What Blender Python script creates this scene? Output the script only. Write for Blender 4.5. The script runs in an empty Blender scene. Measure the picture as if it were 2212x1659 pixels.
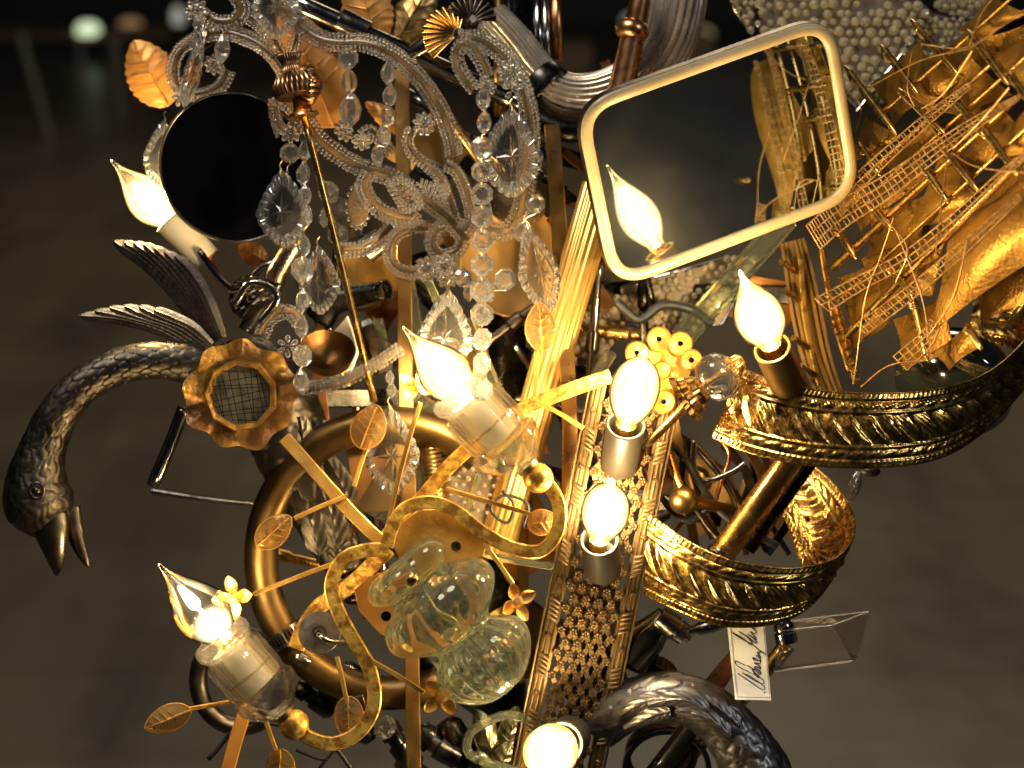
import bpy, math, random
import numpy as np
from mathutils import Vector, Matrix

# ------------------------------------------------------------------ camera, world, light, exposure
sc = bpy.context.scene
col = sc.collection
random.seed(7); rng = np.random.default_rng(7)
CAM_Z, PITCH, HFOV, DIST = 1.45, math.radians(18), math.radians(35.6), 1.10
cam_d = bpy.data.cameras.new('camera'); cam = bpy.data.objects.new('camera', cam_d); col.objects.link(cam)
cam.location = (0, 0, CAM_Z); cam.rotation_euler = (math.pi/2 - PITCH, 0, 0)
cam_d.sensor_width = 36; cam_d.angle = HFOV; cam_d.clip_start = 0.02; cam_d.clip_end = 200
cam_d.dof.use_dof = True; cam_d.dof.focus_distance = 1.03; cam_d.dof.aperture_fstop = 4.5
sc.camera = cam
world = bpy.data.worlds.new('World'); sc.world = world; world.use_nodes = True
bg = world.node_tree.nodes['Background']; bg.inputs[0].default_value = (0.55, 0.72, 1.0, 1); bg.inputs[1].default_value = 0.012
def area(name, loc, target, size, power, color):
    l = bpy.data.lights.new(name, 'AREA'); l.shape = 'DISK'; l.size = size; l.energy = power; l.color = color
    o = bpy.data.objects.new(name, l); col.objects.link(o); o.location = loc
    o.rotation_euler = (Vector(target) - Vector(loc)).to_track_quat('-Z', 'Y').to_euler(); return o
# the room's own light: one dim cool ceiling panel behind and above the photographer, one further down the hall, and an added fill overhead
area('ceiling_lamp_near', (1.9, -0.5, 2.9), (0.2, 1.0, 1.0), 0.4, 11, (0.84, 0.92, 1.0))
area('fill_lamp_above', (-0.7, 0.5, 3.2), (0.0, 1.05, 1.2), 0.9, 30, (1.0, 0.94, 0.83))  # unseen fill added to brighten the tops, the ribbed arm and the netting
area('ceiling_lamp_hall', (0.8, 6.0, 4.2), (0.8, 5.5, 0), 2.5, 76, (1.0, 0.80, 0.53))
sc.view_settings.view_transform = 'Standard'; sc.view_settings.look = 'None'
sc.view_settings.exposure = 0.32; sc.view_settings.gamma = 1.0; sc.view_settings.use_curve_mapping = False
sc.render.engine = 'CYCLES'
cy = sc.cycles
cy.use_denoising = True; cy.denoiser = 'OPENIMAGEDENOISE'
cy.max_bounces = 14; cy.diffuse_bounces = 5; cy.glossy_bounces = 6; cy.transmission_bounces = 12; cy.transparent_max_bounces = 24
cy.sample_clamp_indirect = 10; cy.sample_clamp_direct = 0; cy.caustics_reflective = True; cy.caustics_refractive = True; cy.blur_glossy = 0.5

# ------------------------------------------------------------------ photo pixels (2212 x 1659) to places in the room
cam_m = Matrix.Translation(cam.location) @ cam.rotation_euler.to_matrix().to_4x4()
RX = np.array(cam_m.col[0][:3]); UY = np.array(cam_m.col[1][:3]); BZ = np.array(cam_m.col[2][:3]); CO = np.array(cam.location)
K = 2*math.tan(HFOV/2)/2212            # metres per pixel per metre of depth
U = K*DIST
def depth(z): return DIST - z*U
def W(x, y, z=0.0):
    d = depth(z); return CO + RX*((x-1106)*K*d) + UY*(-(y-829.5)*K*d) - BZ*d
def S(z=0.0): return K*depth(z)
def Wn(pts): return np.array([W(*p) for p in pts])
def frame(x, y, z=0.0, roll=0, tilt=0, yaw=0, s=1.0):
    """local px axes (right, up, towards viewer) at a place; roll turns anticlockwise in the picture"""
    R = Matrix.Rotation(math.radians(roll), 3, 'Z') @ Matrix.Rotation(math.radians(yaw), 3, 'Y') @ Matrix.Rotation(math.radians(tilt), 3, 'X')
    B = np.stack([RX, UY, BZ], 1) @ np.array(R)
    M = np.eye(4); M[:3, :3] = B*S(z)*s; M[:3, 3] = W(x, y, z); return M
def axis_frame(p0, p1, spin=0):
    """local y runs from p0 to p1 (px points); returns matrix in px units and the length in px"""
    a, b = W(*p0), W(*p1); s = S((p0[2]+p1[2])/2); v = b-a; L = np.linalg.norm(v); y = v/L
    h = BZ if abs(np.dot(y, BZ)) < .92 else UY
    zz = h - y*np.dot(h, y); zz /= np.linalg.norm(zz); xx = np.cross(y, zz)
    c, q = math.cos(spin), math.sin(spin); x2 = xx*c+zz*q; z2 = zz*c-xx*q
    M = np.eye(4); M[:3, 0] = x2*s; M[:3, 1] = y*s; M[:3, 2] = z2*s; M[:3, 3] = a
    return M, L/s
def xf(geo, M):
    v, f = geo; return (np.asarray(v) @ M[:3, :3].T + M[:3, 3], f)
def cat(*geos):
    vs, fs, n = [], [], 0
    for v, f in geos:
        v = np.asarray(v); vs.append(v); fs += [tuple(i+n for i in q) for q in f]; n += len(v)
    return (np.concatenate(vs), fs)

# ------------------------------------------------------------------ things and parts
def mesh_of(name, geo, mat, smooth=40, origin=None):
    v, f = geo; v = np.asarray(v, float)
    if origin is not None: v = v - origin
    m = bpy.data.meshes.new(name); m.from_pydata(v.tolist(), [], f); m.validate()
    if mat: m.materials.append(mat)
    if smooth:
        m.polygons.foreach_set('use_smooth', [True]*len(m.polygons))
        if smooth < 180: m.set_sharp_from_angle(angle=math.radians(smooth))
    m.update(); return m
def tags(o, label=None, cat_=None, group=None, kind=None):
    if label: o['label'] = label
    if cat_: o['category'] = cat_
    if group: o['group'] = group
    if kind: o['kind'] = kind
    return o
def wloc(o):
    p = np.zeros(3)
    while o is not None: p = p + np.array(o.location); o = o.parent
    return p
def thing(name, label, cat_, at, group=None):
    o = bpy.data.objects.new(name, None); col.objects.link(o); o.location = W(*at); o.empty_display_size = .01
    return tags(o, label, cat_, group)
def part(name, geo, mat, parent, smooth=40, label=None, kind=None):
    o = bpy.data.objects.new(name, mesh_of(name, geo, mat, smooth, wloc(parent))); col.objects.link(o); o.parent = parent
    return tags(o, label, kind=kind)
def piece(name, mesh, M, parent):
    """a copy of shared mesh data, placed by a world matrix under its thing"""
    o = bpy.data.objects.new(name, mesh); col.objects.link(o); o.parent = parent
    o.matrix_basis = Matrix.Translation(-Vector(wloc(parent))) @ Matrix(M.tolist()); return o
def solo(name, geo, mat, label, cat_, group=None, smooth=40, kind=None):
    v = np.asarray(geo[0]); lo = v[:, 2].argmin(); org = np.array([v[:, 0].mean(), v[:, 1].mean(), v[lo, 2]])
    o = bpy.data.objects.new(name, mesh_of(name, geo, mat, smooth, org)); col.objects.link(o); o.location = org
    return tags(o, label, cat_, group, kind)

# ------------------------------------------------------------------ shapes
def spline(pts, n=8, closed=False):
    P = np.asarray(pts, float); N = len(P)
    if N < 3 and not closed:
        t = np.linspace(0, 1, n+1)[:, None]; return P[0]*(1-t)+P[-1]*t
    out = []
    for i in range(N if closed else N-1):
        if closed: a, b, c, d = P[i-1], P[i], P[(i+1) % N], P[(i+2) % N]
        else:
            b, c = P[i], P[i+1]; a = P[i-1] if i else 2*b-c; d = P[i+2] if i+2 < N else 2*c-b
        for k in range(n):
            t = k/n; out.append(.5*((2*b)+(c-a)*t+(2*a-5*b+4*c-d)*t*t+(3*b-a-3*c+d)*t**3))
    if not closed: out.append(P[-1])
    return np.array(out)
def circ(n, r=1.0, ry=None, lobes=0, amp=0.0):
    a = np.arange(n)*2*math.pi/n; q = r*(1+amp*np.abs(np.cos(lobes*a/2))) if lobes else r
    return np.stack([np.cos(a)*q, np.sin(a)*(q if ry is None else ry)], 1)
def rect(w, h, b=None):
    b = min(w, h)*.22 if b is None else b; x, y = w/2, h/2
    return np.array([(x-b, -y), (x, -y+b), (x, y-b), (x-b, y), (-x+b, y), (-x, y-b), (-x, -y+b), (-x+b, -y)])
def sweep(P, sec, scale=None, normal=None, closed=False, caps=True):
    """sweep a closed 2-D section (metres) along world points; section x = across, y = along the normal"""
    P = np.asarray(P, float); N = len(P); sec = np.asarray(sec, float); m = len(sec)
    T = np.roll(P, -1, 0)-np.roll(P, 1, 0) if closed else np.gradient(P, axis=0)
    T /= np.linalg.norm(T, axis=1)[:, None]+1e-12
    vs = np.zeros((N, m, 3)); nn = None
    for i in range(N):
        t = T[i]
        if normal is not None:
            h = np.asarray(normal[i] if np.ndim(normal) == 2 else normal, float)
        else:
            h = nn if nn is not None else (BZ if abs(np.dot(BZ, t)) < .9 else UY)
        q = h-t*np.dot(h, t); l = np.linalg.norm(q)
        nn = q/l if l > 1e-6 else (nn if nn is not None else UY)
        b = np.cross(nn, t); k = 1.0 if scale is None else scale[i]
        vs[i] = P[i]+k*(sec[:, 0:1]*b+sec[:, 1:2]*nn)
    V = vs.reshape(-1, 3); F = []
    for i in range(N if closed else N-1):
        j = (i+1) % N
        for a in range(m):
            c = (a+1) % m; F.append((i*m+a, i*m+c, j*m+c, j*m+a))
    if caps and not closed:
        F.append(tuple(range(m))[::-1]); F.append(tuple((N-1)*m+a for a in range(m)))
    return (V, F)
def tube(pts, r, n=10, sm=6, closed=False, lobes=0, amp=0.0, raw=False):
    """px control points (x, y, z); r px: number or list per control point"""
    P = np.asarray(pts, float); rr = np.full(len(P), r, float) if np.isscalar(r) else np.asarray(r, float)
    Q = spline(np.column_stack([P, rr]), sm, closed) if not raw else np.column_stack([P, rr])
    w = Wn(Q[:, :3]); sc_ = np.array([q[3]*S(q[2]) for q in Q])
    return sweep(w, circ(n, 1, lobes=lobes, amp=amp), scale=sc_, closed=closed)
def bar(pts, w, h, sm=6, normal=None, closed=False, b=None, taper=None):
    P = np.asarray(pts, float); Q = spline(P, sm, closed) if sm > 1 else P
    s = np.array([S(q[2]) for q in Q])
    if taper is not None: s = s*np.interp(np.linspace(0, 1, len(Q)), np.linspace(0, 1, len(taper)), taper)
    return sweep(Wn(Q), rect(w, h, b), scale=s, normal=BZ if normal is None else normal, closed=closed)
def lathe(prof, n=24, mod=None):
    m = len(prof); a = np.arange(n)*2*math.pi/n; V = []; F = []
    for (y, r) in prof:
        for q in a:
            k = r*(mod(q, y) if mod else 1); V.append((math.cos(q)*k, y, math.sin(q)*k))
    for i in range(m-1):
        for j in range(n):
            k = (j+1) % n; F.append((i*n+j, (i+1)*n+j, (i+1)*n+k, i*n+k))
    ys = [p[0] for p in prof]; d = [b-a for a, b in zip(ys, ys[1:])]; eps = max(abs(q) for q in ys)*1e-4+1e-9
    hollow = prof[0][1] > .5 and prof[-1][1] > .5 and (abs(d[0]) < eps or abs(d[-1]) < eps or not (all(q > -eps for q in d) or all(q < eps for q in d)))
    if hollow:
        F += [((m-1)*n+j, j, (j+1) % n, (m-1)*n+(j+1) % n) for j in range(n)]; return (np.array(V), F)
    if prof[0][1] > 1e-6: F.append(tuple(range(n)))
    if prof[-1][1] > 1e-6: F.append(tuple((m-1)*n+j for j in range(n))[::-1])
    return (np.array(V), F)
def smooth_prof(prof, n=4): return [(p[0], max(p[1], 0.0)) for p in spline(prof, n)]
def turned(p0, p1, prof, n=24, mod=None, spin=0, fit=True):
    """a lathed solid between two px points; the profile's y runs 0..1 of the length when fit"""
    M, L = axis_frame(p0, p1, spin)
    return xf(lathe([(y*L if fit else y, r) for y, r in prof], n, mod), M)
def ball(x, y, z, r, nu=14, nv=9, sq=(1, 1, 1)):
    M = frame(x, y, z); pr = [(-math.cos(math.pi*i/nv)*r*sq[1], math.sin(math.pi*i/nv)*r+1e-5) for i in range(nv+1)]
    v, f = lathe(pr, nu); v = v*np.array([sq[0], 1, sq[2]]); return xf((v, f), M)
def gridgeo(fn, nu, nv, wrap_u=False, thick=0.0):
    """surface fn(u, v) -> local px point, u, v in 0..1; thick closes it into a shell along local z"""
    us = np.linspace(0, 1, nu); vs = np.linspace(0, 1, nv)
    V = np.array([fn(u, v) for u in us for v in vs], float)
    F = [(i*nv+j, (i+1)*nv+j, (i+1)*nv+j+1, i*nv+j+1) for i in range(nu-1) for j in range(nv-1)]
    if thick:
        n = len(V); V = np.concatenate([V, V-np.array([0, 0, thick])])
        F = F + [tuple(q+n for q in f[::-1]) for f in F]
        edge = [i*nv for i in range(nu)] + [(nu-1)*nv+j for j in range(1, nv)] + [i*nv+nv-1 for i in range(nu-2, -1, -1)] + [j for j in range(nv-2, 0, -1)]
        F += [(edge[k], edge[(k+1) % len(edge)], edge[(k+1) % len(edge)]+n, edge[k]+n) for k in range(len(edge))]
    return (V, F)
def slab(poly, t, bev=0.0):
    """a plate with the outline poly (local px x right, y up), thickness t, the front at z = 0, a chamfered edge"""
    P = np.asarray(poly, float); n = len(P); c = P.mean(0)
    d = P-c; ins = c+d*(1-bev/np.maximum(np.linalg.norm(d, axis=1), 1e-6))[:, None] if bev else P
    V = np.concatenate([np.column_stack([ins, np.zeros(n)]), np.column_stack([P, np.full(n, -bev if bev else -t*.01)]), np.column_stack([P, np.full(n, -t)])])
    F = [tuple(range(n)), tuple(range(3*n-1, 2*n-1, -1))]
    for k in (0, 1): F += [(k*n+i, (k+1)*n+i, (k+1)*n+(i+1) % n, k*n+(i+1) % n) for i in range(n)]
    return (V, F)
_bs = lathe([(-math.cos(math.pi*i/5), math.sin(math.pi*i/5)+1e-4) for i in range(6)], 8)
def beads(points, radii):
    """many small round beads as one geometry: world points, metres"""
    v0 = np.asarray(_bs[0]); n = len(v0); P = np.asarray(points); R = np.broadcast_to(np.asarray(radii, float), (len(P),))
    V = (v0[None]*R[:, None, None]+P[:, None]).reshape(-1, 3)
    return (V, [tuple(q+i*n for q in f) for i in range(len(P)) for f in _bs[1]])
def resample(P, step):
    P = np.asarray(P); d = np.r_[0, np.cumsum(np.linalg.norm(np.diff(P, axis=0), axis=1))]
    t = np.arange(0, d[-1], step); return np.stack([np.interp(t, d, P[:, k]) for k in range(P.shape[1])], 1)

# ------------------------------------------------------------------ materials
def mat_new(name):
    m = bpy.data.materials.new(name); m.use_nodes = True; nt = m.node_tree; p = nt.nodes['Principled BSDF']; return m, nt, p
def node(nt, t, **kw):
    n = nt.nodes.new(t)
    for k, v in kw.items(): setattr(n, k, v)
    return n
def noise_of(nt, scale, detail=4, stretch=None):
    tc = node(nt, 'ShaderNodeTexCoord'); n = node(nt, 'ShaderNodeTexNoise'); n.inputs['Scale'].default_value = scale; n.inputs['Detail'].default_value = detail
    if stretch:
        mp = node(nt, 'ShaderNodeMapping'); mp.inputs['Scale'].default_value = stretch
        nt.links.new(tc.outputs['Object'], mp.inputs[0]); nt.links.new(mp.outputs[0], n.inputs['Vector'])
    else: nt.links.new(tc.outputs['Object'], n.inputs['Vector'])
    return n
def ramp(nt, fac, stops):
    r = node(nt, 'ShaderNodeValToRGB'); e = r.color_ramp.elements
    while len(e) < len(stops): e.new(.5)
    for q, (p, c) in zip(e, stops): q.position = p; q.color = (*c, 1) if len(c) == 3 else c
    nt.links.new(fac, r.inputs[0]); return r
def surf(name, c1, c2=None, metal=1.0, rough=.3, rvar=.05, scale=60, bump=0.0, bscale=None, coat=0, stretch=None, sheen=0, trans=0, lo=.35, hi=.68):
    m, nt, p = mat_new(name); c2 = c2 or tuple(x*.55 for x in c1)
    n = noise_of(nt, scale, 5, stretch); r = ramp(nt, n.outputs['Fac'], [(lo, c2), (hi, c1)]); nt.links.new(r.outputs[0], p.inputs['Base Color'])
    p.inputs['Metallic'].default_value = metal
    n2 = noise_of(nt, scale*3.1, 3); mr = node(nt, 'ShaderNodeMapRange'); mr.inputs['From Min'].default_value = .3; mr.inputs['From Max'].default_value = .7
    mr.inputs['To Min'].default_value = max(rough-rvar, .02); mr.inputs['To Max'].default_value = rough+rvar
    nt.links.new(n2.outputs['Fac'], mr.inputs['Value']); nt.links.new(mr.outputs[0], p.inputs['Roughness'])
    if bump:
        n3 = noise_of(nt, bscale or scale*4, 4); b = node(nt, 'ShaderNodeBump'); b.inputs['Strength'].default_value = bump; b.inputs['Distance'].default_value = .0012
        nt.links.new(n3.outputs['Fac'], b.inputs['Height']); nt.links.new(b.outputs[0], p.inputs['Normal'])
    if coat: p.inputs['Coat Weight'].default_value = coat
    if trans: p.inputs['Transmission Weight'].default_value = trans
    return m
def crystal(name, tint=(1, 1, 1), rough=.015, clear=.22, ior=1.52, body=0.0):
    """lead glass; a share lets light straight through, as thin cut glass does, a little is diffuse body added to pick up light"""
    m, nt, p = mat_new(name); nt.nodes.remove(p); out = nt.nodes['Material Output']
    g = node(nt, 'ShaderNodeBsdfGlass'); g.inputs['Color'].default_value = (*tint, 1); g.inputs['Roughness'].default_value = rough; g.inputs['IOR'].default_value = ior
    t = node(nt, 'ShaderNodeBsdfTransparent'); t.inputs[0].default_value = (*tint, 1)
    x = node(nt, 'ShaderNodeMixShader'); x.inputs[0].default_value = clear; nt.links.new(g.outputs[0], x.inputs[1]); nt.links.new(t.outputs[0], x.inputs[2]); last = x
    if body:
        d = node(nt, 'ShaderNodeBsdfTranslucent'); d.inputs[0].default_value = (*tint, 1); d2 = node(nt, 'ShaderNodeBsdfDiffuse'); d2.inputs[0].default_value = (*tint, 1)
        xd = node(nt, 'ShaderNodeMixShader'); xd.inputs[0].default_value = .5; nt.links.new(d.outputs[0], xd.inputs[1]); nt.links.new(d2.outputs[0], xd.inputs[2])
        y = node(nt, 'ShaderNodeMixShader'); y.inputs[0].default_value = body; nt.links.new(last.outputs[0], y.inputs[1]); nt.links.new(xd.outputs[0], y.inputs[2]); last = y
    nt.links.new(last.outputs[0], out.inputs['Surface']); return m
def thin_glass(name, tint=(1, 1, 1)):
    m, nt, p = mat_new(name); nt.nodes.remove(p); out = nt.nodes['Material Output']
    t = node(nt, 'ShaderNodeBsdfTransparent'); t.inputs[0].default_value = (*tint, 1); g = node(nt, 'ShaderNodeBsdfGlossy'); g.inputs['Roughness'].default_value = .03
    f = node(nt, 'ShaderNodeFresnel'); f.inputs[0].default_value = 1.5; x = node(nt, 'ShaderNodeMixShader')
    nt.links.new(f.outputs[0], x.inputs[0]); nt.links.new(t.outputs[0], x.inputs[1]); nt.links.new(g.outputs[0], x.inputs[2]); nt.links.new(x.outputs[0], out.inputs['Surface']); return m
def emit(name, c, s):
    m, nt, p = mat_new(name); p.inputs['Base Color'].default_value = (*c, 1); p.inputs['Emission Color'].default_value = (*c, 1); p.inputs['Emission Strength'].default_value = s; return m
def glow_volume(name, c, s, cy_=.36, ry=.44, core=.2, fill=.0, power=1.5):
    """emission inside the bulb imitating bloom, strongest round the filament (cy_ = its height as a share of the bulb)"""
    m, nt, p = mat_new(name); nt.nodes.remove(p); out = nt.nodes['Material Output']
    tc = node(nt, 'ShaderNodeTexCoord'); mp = node(nt, 'ShaderNodeMapping'); mp.inputs['Location'].default_value = (-1, -cy_/ry, -1); mp.inputs['Scale'].default_value = (2, 1/ry, 2)
    nt.links.new(tc.outputs['Generated'], mp.inputs[0]); ln = node(nt, 'ShaderNodeVectorMath', operation='LENGTH'); nt.links.new(mp.outputs[0], ln.inputs[0])
    mr = node(nt, 'ShaderNodeMapRange'); mr.inputs['From Min'].default_value = core; mr.inputs['From Max'].default_value = 1.05; mr.inputs['To Min'].default_value = 1; mr.inputs['To Max'].default_value = 0
    mr.interpolation_type = 'SMOOTHERSTEP'; nt.links.new(ln.outputs['Value'], mr.inputs['Value'])
    pw = node(nt, 'ShaderNodeMath', operation='POWER'); pw.inputs[1].default_value = power; nt.links.new(mr.outputs[0], pw.inputs[0])
    ad = node(nt, 'ShaderNodeMath', operation='ADD'); ad.inputs[1].default_value = fill; nt.links.new(pw.outputs[0], ad.inputs[0])
    mu = node(nt, 'ShaderNodeMath', operation='MULTIPLY'); mu.inputs[1].default_value = s; nt.links.new(ad.outputs[0], mu.inputs[0])
    e = node(nt, 'ShaderNodeEmission'); e.inputs[0].default_value = (*c, 1); nt.links.new(mu.outputs[0], e.inputs[1]); nt.links.new(e.outputs[0], out.inputs['Volume']); return m

BRASS = surf('brass', (.80, .50, .16), (.45, .24, .06), rough=.26, scale=45)
BRASS_OLD = surf('tarnished brass', (.46, .29, .10), (.26, .155, .055), rough=.34, rvar=.05, scale=22, bump=.04)
BRASS_BAND = surf('pressed brass', (.66, .41, .11), (.24, .13, .038), rough=.24, rvar=.08, scale=80)
GOLDLEAF = surf('gold leaf', (.90, .54, .10), (.42, .19, .03), metal=.6, rough=.38, rvar=.12, scale=150, bump=.6, bscale=300, lo=.42, hi=.58)
GOLDFLAT = surf('gold paint', (.72, .41, .09), (.50, .25, .045), metal=.55, rough=.42, scale=70, bump=.22, bscale=420)
COPPER = surf('copper', (.78, .40, .19), (.42, .19, .08), rough=.30, scale=45)
BRONZE = surf('dark bronze', (.17, .135, .10), (.06, .048, .038), rough=.33, scale=70, bump=.15)
STEEL = surf('nickel', (.58, .55, .50), (.34, .32, .29), rough=.16, rvar=.06, scale=40)
CHROME = surf('dull chrome', (.36, .35, .33), (.20, .195, .19), rough=.14, rvar=.05, scale=40)
DARKMETAL = surf('blackened metal', (.07, .062, .055), (.02, .018, .016), rough=.28, scale=60)
BLACKGLOSS = surf('black enamel', (.010, .010, .011), (.006, .006, .006), metal=0, rough=.22, scale=40)
BLACKMATT, _nt, _p = mat_new('black matt'); _p.inputs['Base Color'].default_value = (.0015, .0015, .0018, 1); _p.inputs['Roughness'].default_value = .9; _p.inputs['Specular IOR Level'].default_value = .0
RUBBER = surf('black cable', (.02, .019, .018), (.010, .010, .010), metal=0, rough=.45, scale=60)
RED = surf('red wire', (.45, .02, .012), metal=0, rough=.4)
IVORY = surf('ivory sleeve', (.74, .66, .50), (.64, .55, .39), metal=0, rough=.35, scale=30)
GREYSLEEVE = surf('taupe sleeve', (.030, .024, .016), (.022, .018, .012), metal=0, rough=.45, scale=40)  # base darkened to stand in for bulb light blocked from the sleeves
CREAM = surf('cream plastic', (.44, .35, .20), (.36, .27, .14), metal=0, rough=.30, scale=25)
SHELLBROWN = surf('amber glass strip', (.30, .19, .09), (.13, .08, .036), metal=0, rough=.16, scale=55, trans=.35)
SAIL = surf('gilt leather sail', (.35, .18, .028), (.22, .108, .017), metal=.78, rough=.42, rvar=.06, scale=22, bump=.8, bscale=420, stretch=(1, 1, 2.2))
SHIPBRASS = surf('ship brass', (.62, .38, .10), (.40, .23, .055), rough=.28, scale=40)
ROPE = surf('gilt cord', (.42, .25, .08), (.20, .10, .03), metal=.6, rough=.45, scale=160)
LEAFORANGE = surf('orange gilt leaf', (.66, .30, .06), (.44, .18, .035), metal=.4, rough=.45, scale=35, bump=.3, bscale=160)
AMBERLEAF = crystal('gilt glass', (1.0, .78, .40), .06, .34, 1.45, .12)
CRYSTAL = crystal('cut crystal', (1.0, .985, .95), .008, .18, 1.58, .015)
CRYSTAL_OLD = crystal('green tinged glass', (.94, .975, .82), .006, .13, 1.50, .045)
BEADGLASS = crystal('glass beads', (1.0, .985, .95), .02, .12, 1.55, .09)
BEADMILK = crystal('milky beads', (1.0, .92, .72), .02, .10, 1.5, .30)
CLEARCUP = crystal('clear acrylic', (1.0, .985, .94), .004, .42, 1.47, .008)
CHAINGLASS = crystal('chain crystal', (.99, .99, .98), .008, .15, 1.60, .06)
BORDERGLASS = crystal('fluted crystal edge', (.99, .99, .98), .010, .12, 1.60, .07)  # body raised to imitate light caught by the flutes
WIRE = surf('brass wire', (.70, .48, .20), rough=.3, scale=90)
BULBGLASS = thin_glass('bulb glass', (1, .99, .96))
PAPER = surf('white card', (.80, .80, .78), (.74, .74, .72), metal=0, rough=.7, scale=40)
INK = surf('black ink', (.012, .012, .015), metal=0, rough=.6)
WARM = (1.0, .73, .36)
FILAMENT = emit('hot filament', (1.0, .80, .48), 90)
GLOW = glow_volume('filament bloom', (1.0, .68, .24), 520, core=.08, fill=.05)
GLOW_GLOBE = glow_volume('filament bloom round', (1.0, .68, .22), 640, .36, .50, .04, .05, 1.9)
GLOW_SMALL = glow_volume('filament bloom small', (1.0, .74, .36), 520, .22, .22, .05, .006)

# ------------------------------------------------------------------ the setting: a dim hall, far out of focus
def floor_mat():
    m, nt, p = mat_new('worn dark floor')
    n = noise_of(nt, 1.5, 5, (1.7, .55, 1)); r = ramp(nt, n.outputs['Fac'], [(.34, (.070, .060, .044)), (.52, (.125, .105, .074)), (.72, (.155, .130, .090))])
    tc = node(nt, 'ShaderNodeTexCoord'); bk = node(nt, 'ShaderNodeTexBrick'); bk.inputs['Scale'].default_value = 1; bk.inputs['Brick Width'].default_value = 1.9; bk.inputs['Row Height'].default_value = .30; bk.inputs['Mortar Size'].default_value = .012; bk.offset = .37
    bk.inputs['Color1'].default_value = (1, 1, 1, 1); bk.inputs['Color2'].default_value = (.86, .84, .81, 1); bk.inputs['Mortar'].default_value = (.84, .82, .79, 1); nt.links.new(tc.outputs['Object'], bk.inputs['Vector'])
    mm = node(nt, 'ShaderNodeMix', data_type='RGBA', blend_type='MULTIPLY'); mm.inputs[0].default_value = 1; nt.links.new(r.outputs[0], mm.inputs[6]); nt.links.new(bk.outputs[0], mm.inputs[7]); nt.links.new(mm.outputs[2], p.inputs['Base Color'])
    n2 = noise_of(nt, 9, 3); mr = node(nt, 'ShaderNodeMapRange'); mr.inputs['To Min'].default_value = .22; mr.inputs['To Max'].default_value = .5
    nt.links.new(n2.outputs['Fac'], mr.inputs['Value']); nt.links.new(mr.outputs[0], p.inputs['Roughness']); return m
def flat(name, pts, mat):
    m = bpy.data.meshes.new(name); m.from_pydata(pts, [], [tuple(range(len(pts)))]); m.materials.append(mat)
    o = bpy.data.objects.new(name, m); col.objects.link(o); o['kind'] = 'structure'; return o
flat('floor', [(-40, -12, 0), (40, -12, 0), (40, 40, 0), (-40, 40, 0)], floor_mat())
WALL = surf('dark wall', (.085, .085, .070), (.05, .05, .042), metal=0, rough=.6, scale=.6)
flat('wall', [(-40, 16, 0), (40, 16, 0), (40, 16, 6), (-40, 16, 6)], WALL)
def box(c, d):
    c = np.array(c, float); d = np.array(d, float)/2
    V = np.array([c+d*np.array(s) for s in ((-1, -1, -1), (1, -1, -1), (1, 1, -1), (-1, 1, -1), (-1, -1, 1), (1, -1, 1), (1, 1, 1), (-1, 1, 1))])
    return (V, [(0, 3, 2, 1), (4, 5, 6, 7), (0, 1, 5, 4), (1, 2, 6, 5), (2, 3, 7, 6), (3, 0, 4, 7)])
def at_y(x, y, Y):
    """the place where the line of sight through a pixel meets the vertical plane Y metres down the hall"""
    d = W(x, y)-CO; return CO+d*(Y/d[1])
# long low counter with small lit lamps at the end of the hall
WOOD = surf('counter wood', (.30, .20, .12), (.18, .12, .07), metal=0, rough=.4, scale=3)
def plain_thing(name, label, cat_, loc, group=None):
    o = bpy.data.objects.new(name, None); col.objects.link(o); o.location = loc; return tags(o, label, cat_, group)
a, b = at_y(-60, 62, 13), at_y(380, 62, 13)
t = plain_thing('counter', 'long low wooden counter far back at the upper left, blurred', 'counter', ((a[0]+b[0])/2, 13, 0))
part('top', box(((a[0]+b[0])/2, 13, a[2]-.03), (b[0]-a[0], .7, .06)), WOOD, t)
part('front_panel', box(((a[0]+b[0])/2, 13.1, (a[2]-.06)/2), (b[0]-a[0]-.1, .5, a[2]-.064)), WALL, t)
REFLGREEN = emit('far lamp reflection', (.80, .95, .62), .8); LAMPWHITE = emit('far lamp white', (.9, .92, .80), .28); SCREENBLUE = emit('far screen blue', (.16, .36, .80), 1.6); LAMPAMBER = emit('far lamp amber', (1, .58, .28), .16)
def far_lamp(x, y, w, h, Y, mat, label, group='far lit lamps'):
    p = at_y(x, y, Y); s = K*np.linalg.norm(p-CO)
    t = plain_thing('far_lamp', label, 'lamp', (p[0], p[1], p[2]-h*s*.8), group)
    v, f = lathe([(-h/2, w*.35), (-h*.45, w*.5), (h*.2, w*.45), (h/2, w*.25)], 14); v = v[:, [0, 2, 1]]
    part('shade', (v*s+p, f), mat, t, 60)
    v, f = lathe([(-h*1.2, w*.4), (-h*1.12, w*.4), (-h*1.1, w*.08), (-h*.5, w*.08)], 12); v = v[:, [0, 2, 1]]
    part('stand', (v*s+p, f), STEEL, t)
far_lamp(190, 62, 50, 26, 12.7, REFLGREEN, 'small blurred greenish glow standing in for a lamp reflection on the far counter')  # emissive shape added in place of a far lamp's reflection
far_lamp(384, 34, 24, 34, 12.7, LAMPWHITE, 'small blurred white lamp on the far counter right beside the beaded arms')
far_lamp(282, 48, 46, 14, 12.7, LAMPAMBER, 'low blurred amber lamp on the far counter between the two others')
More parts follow.
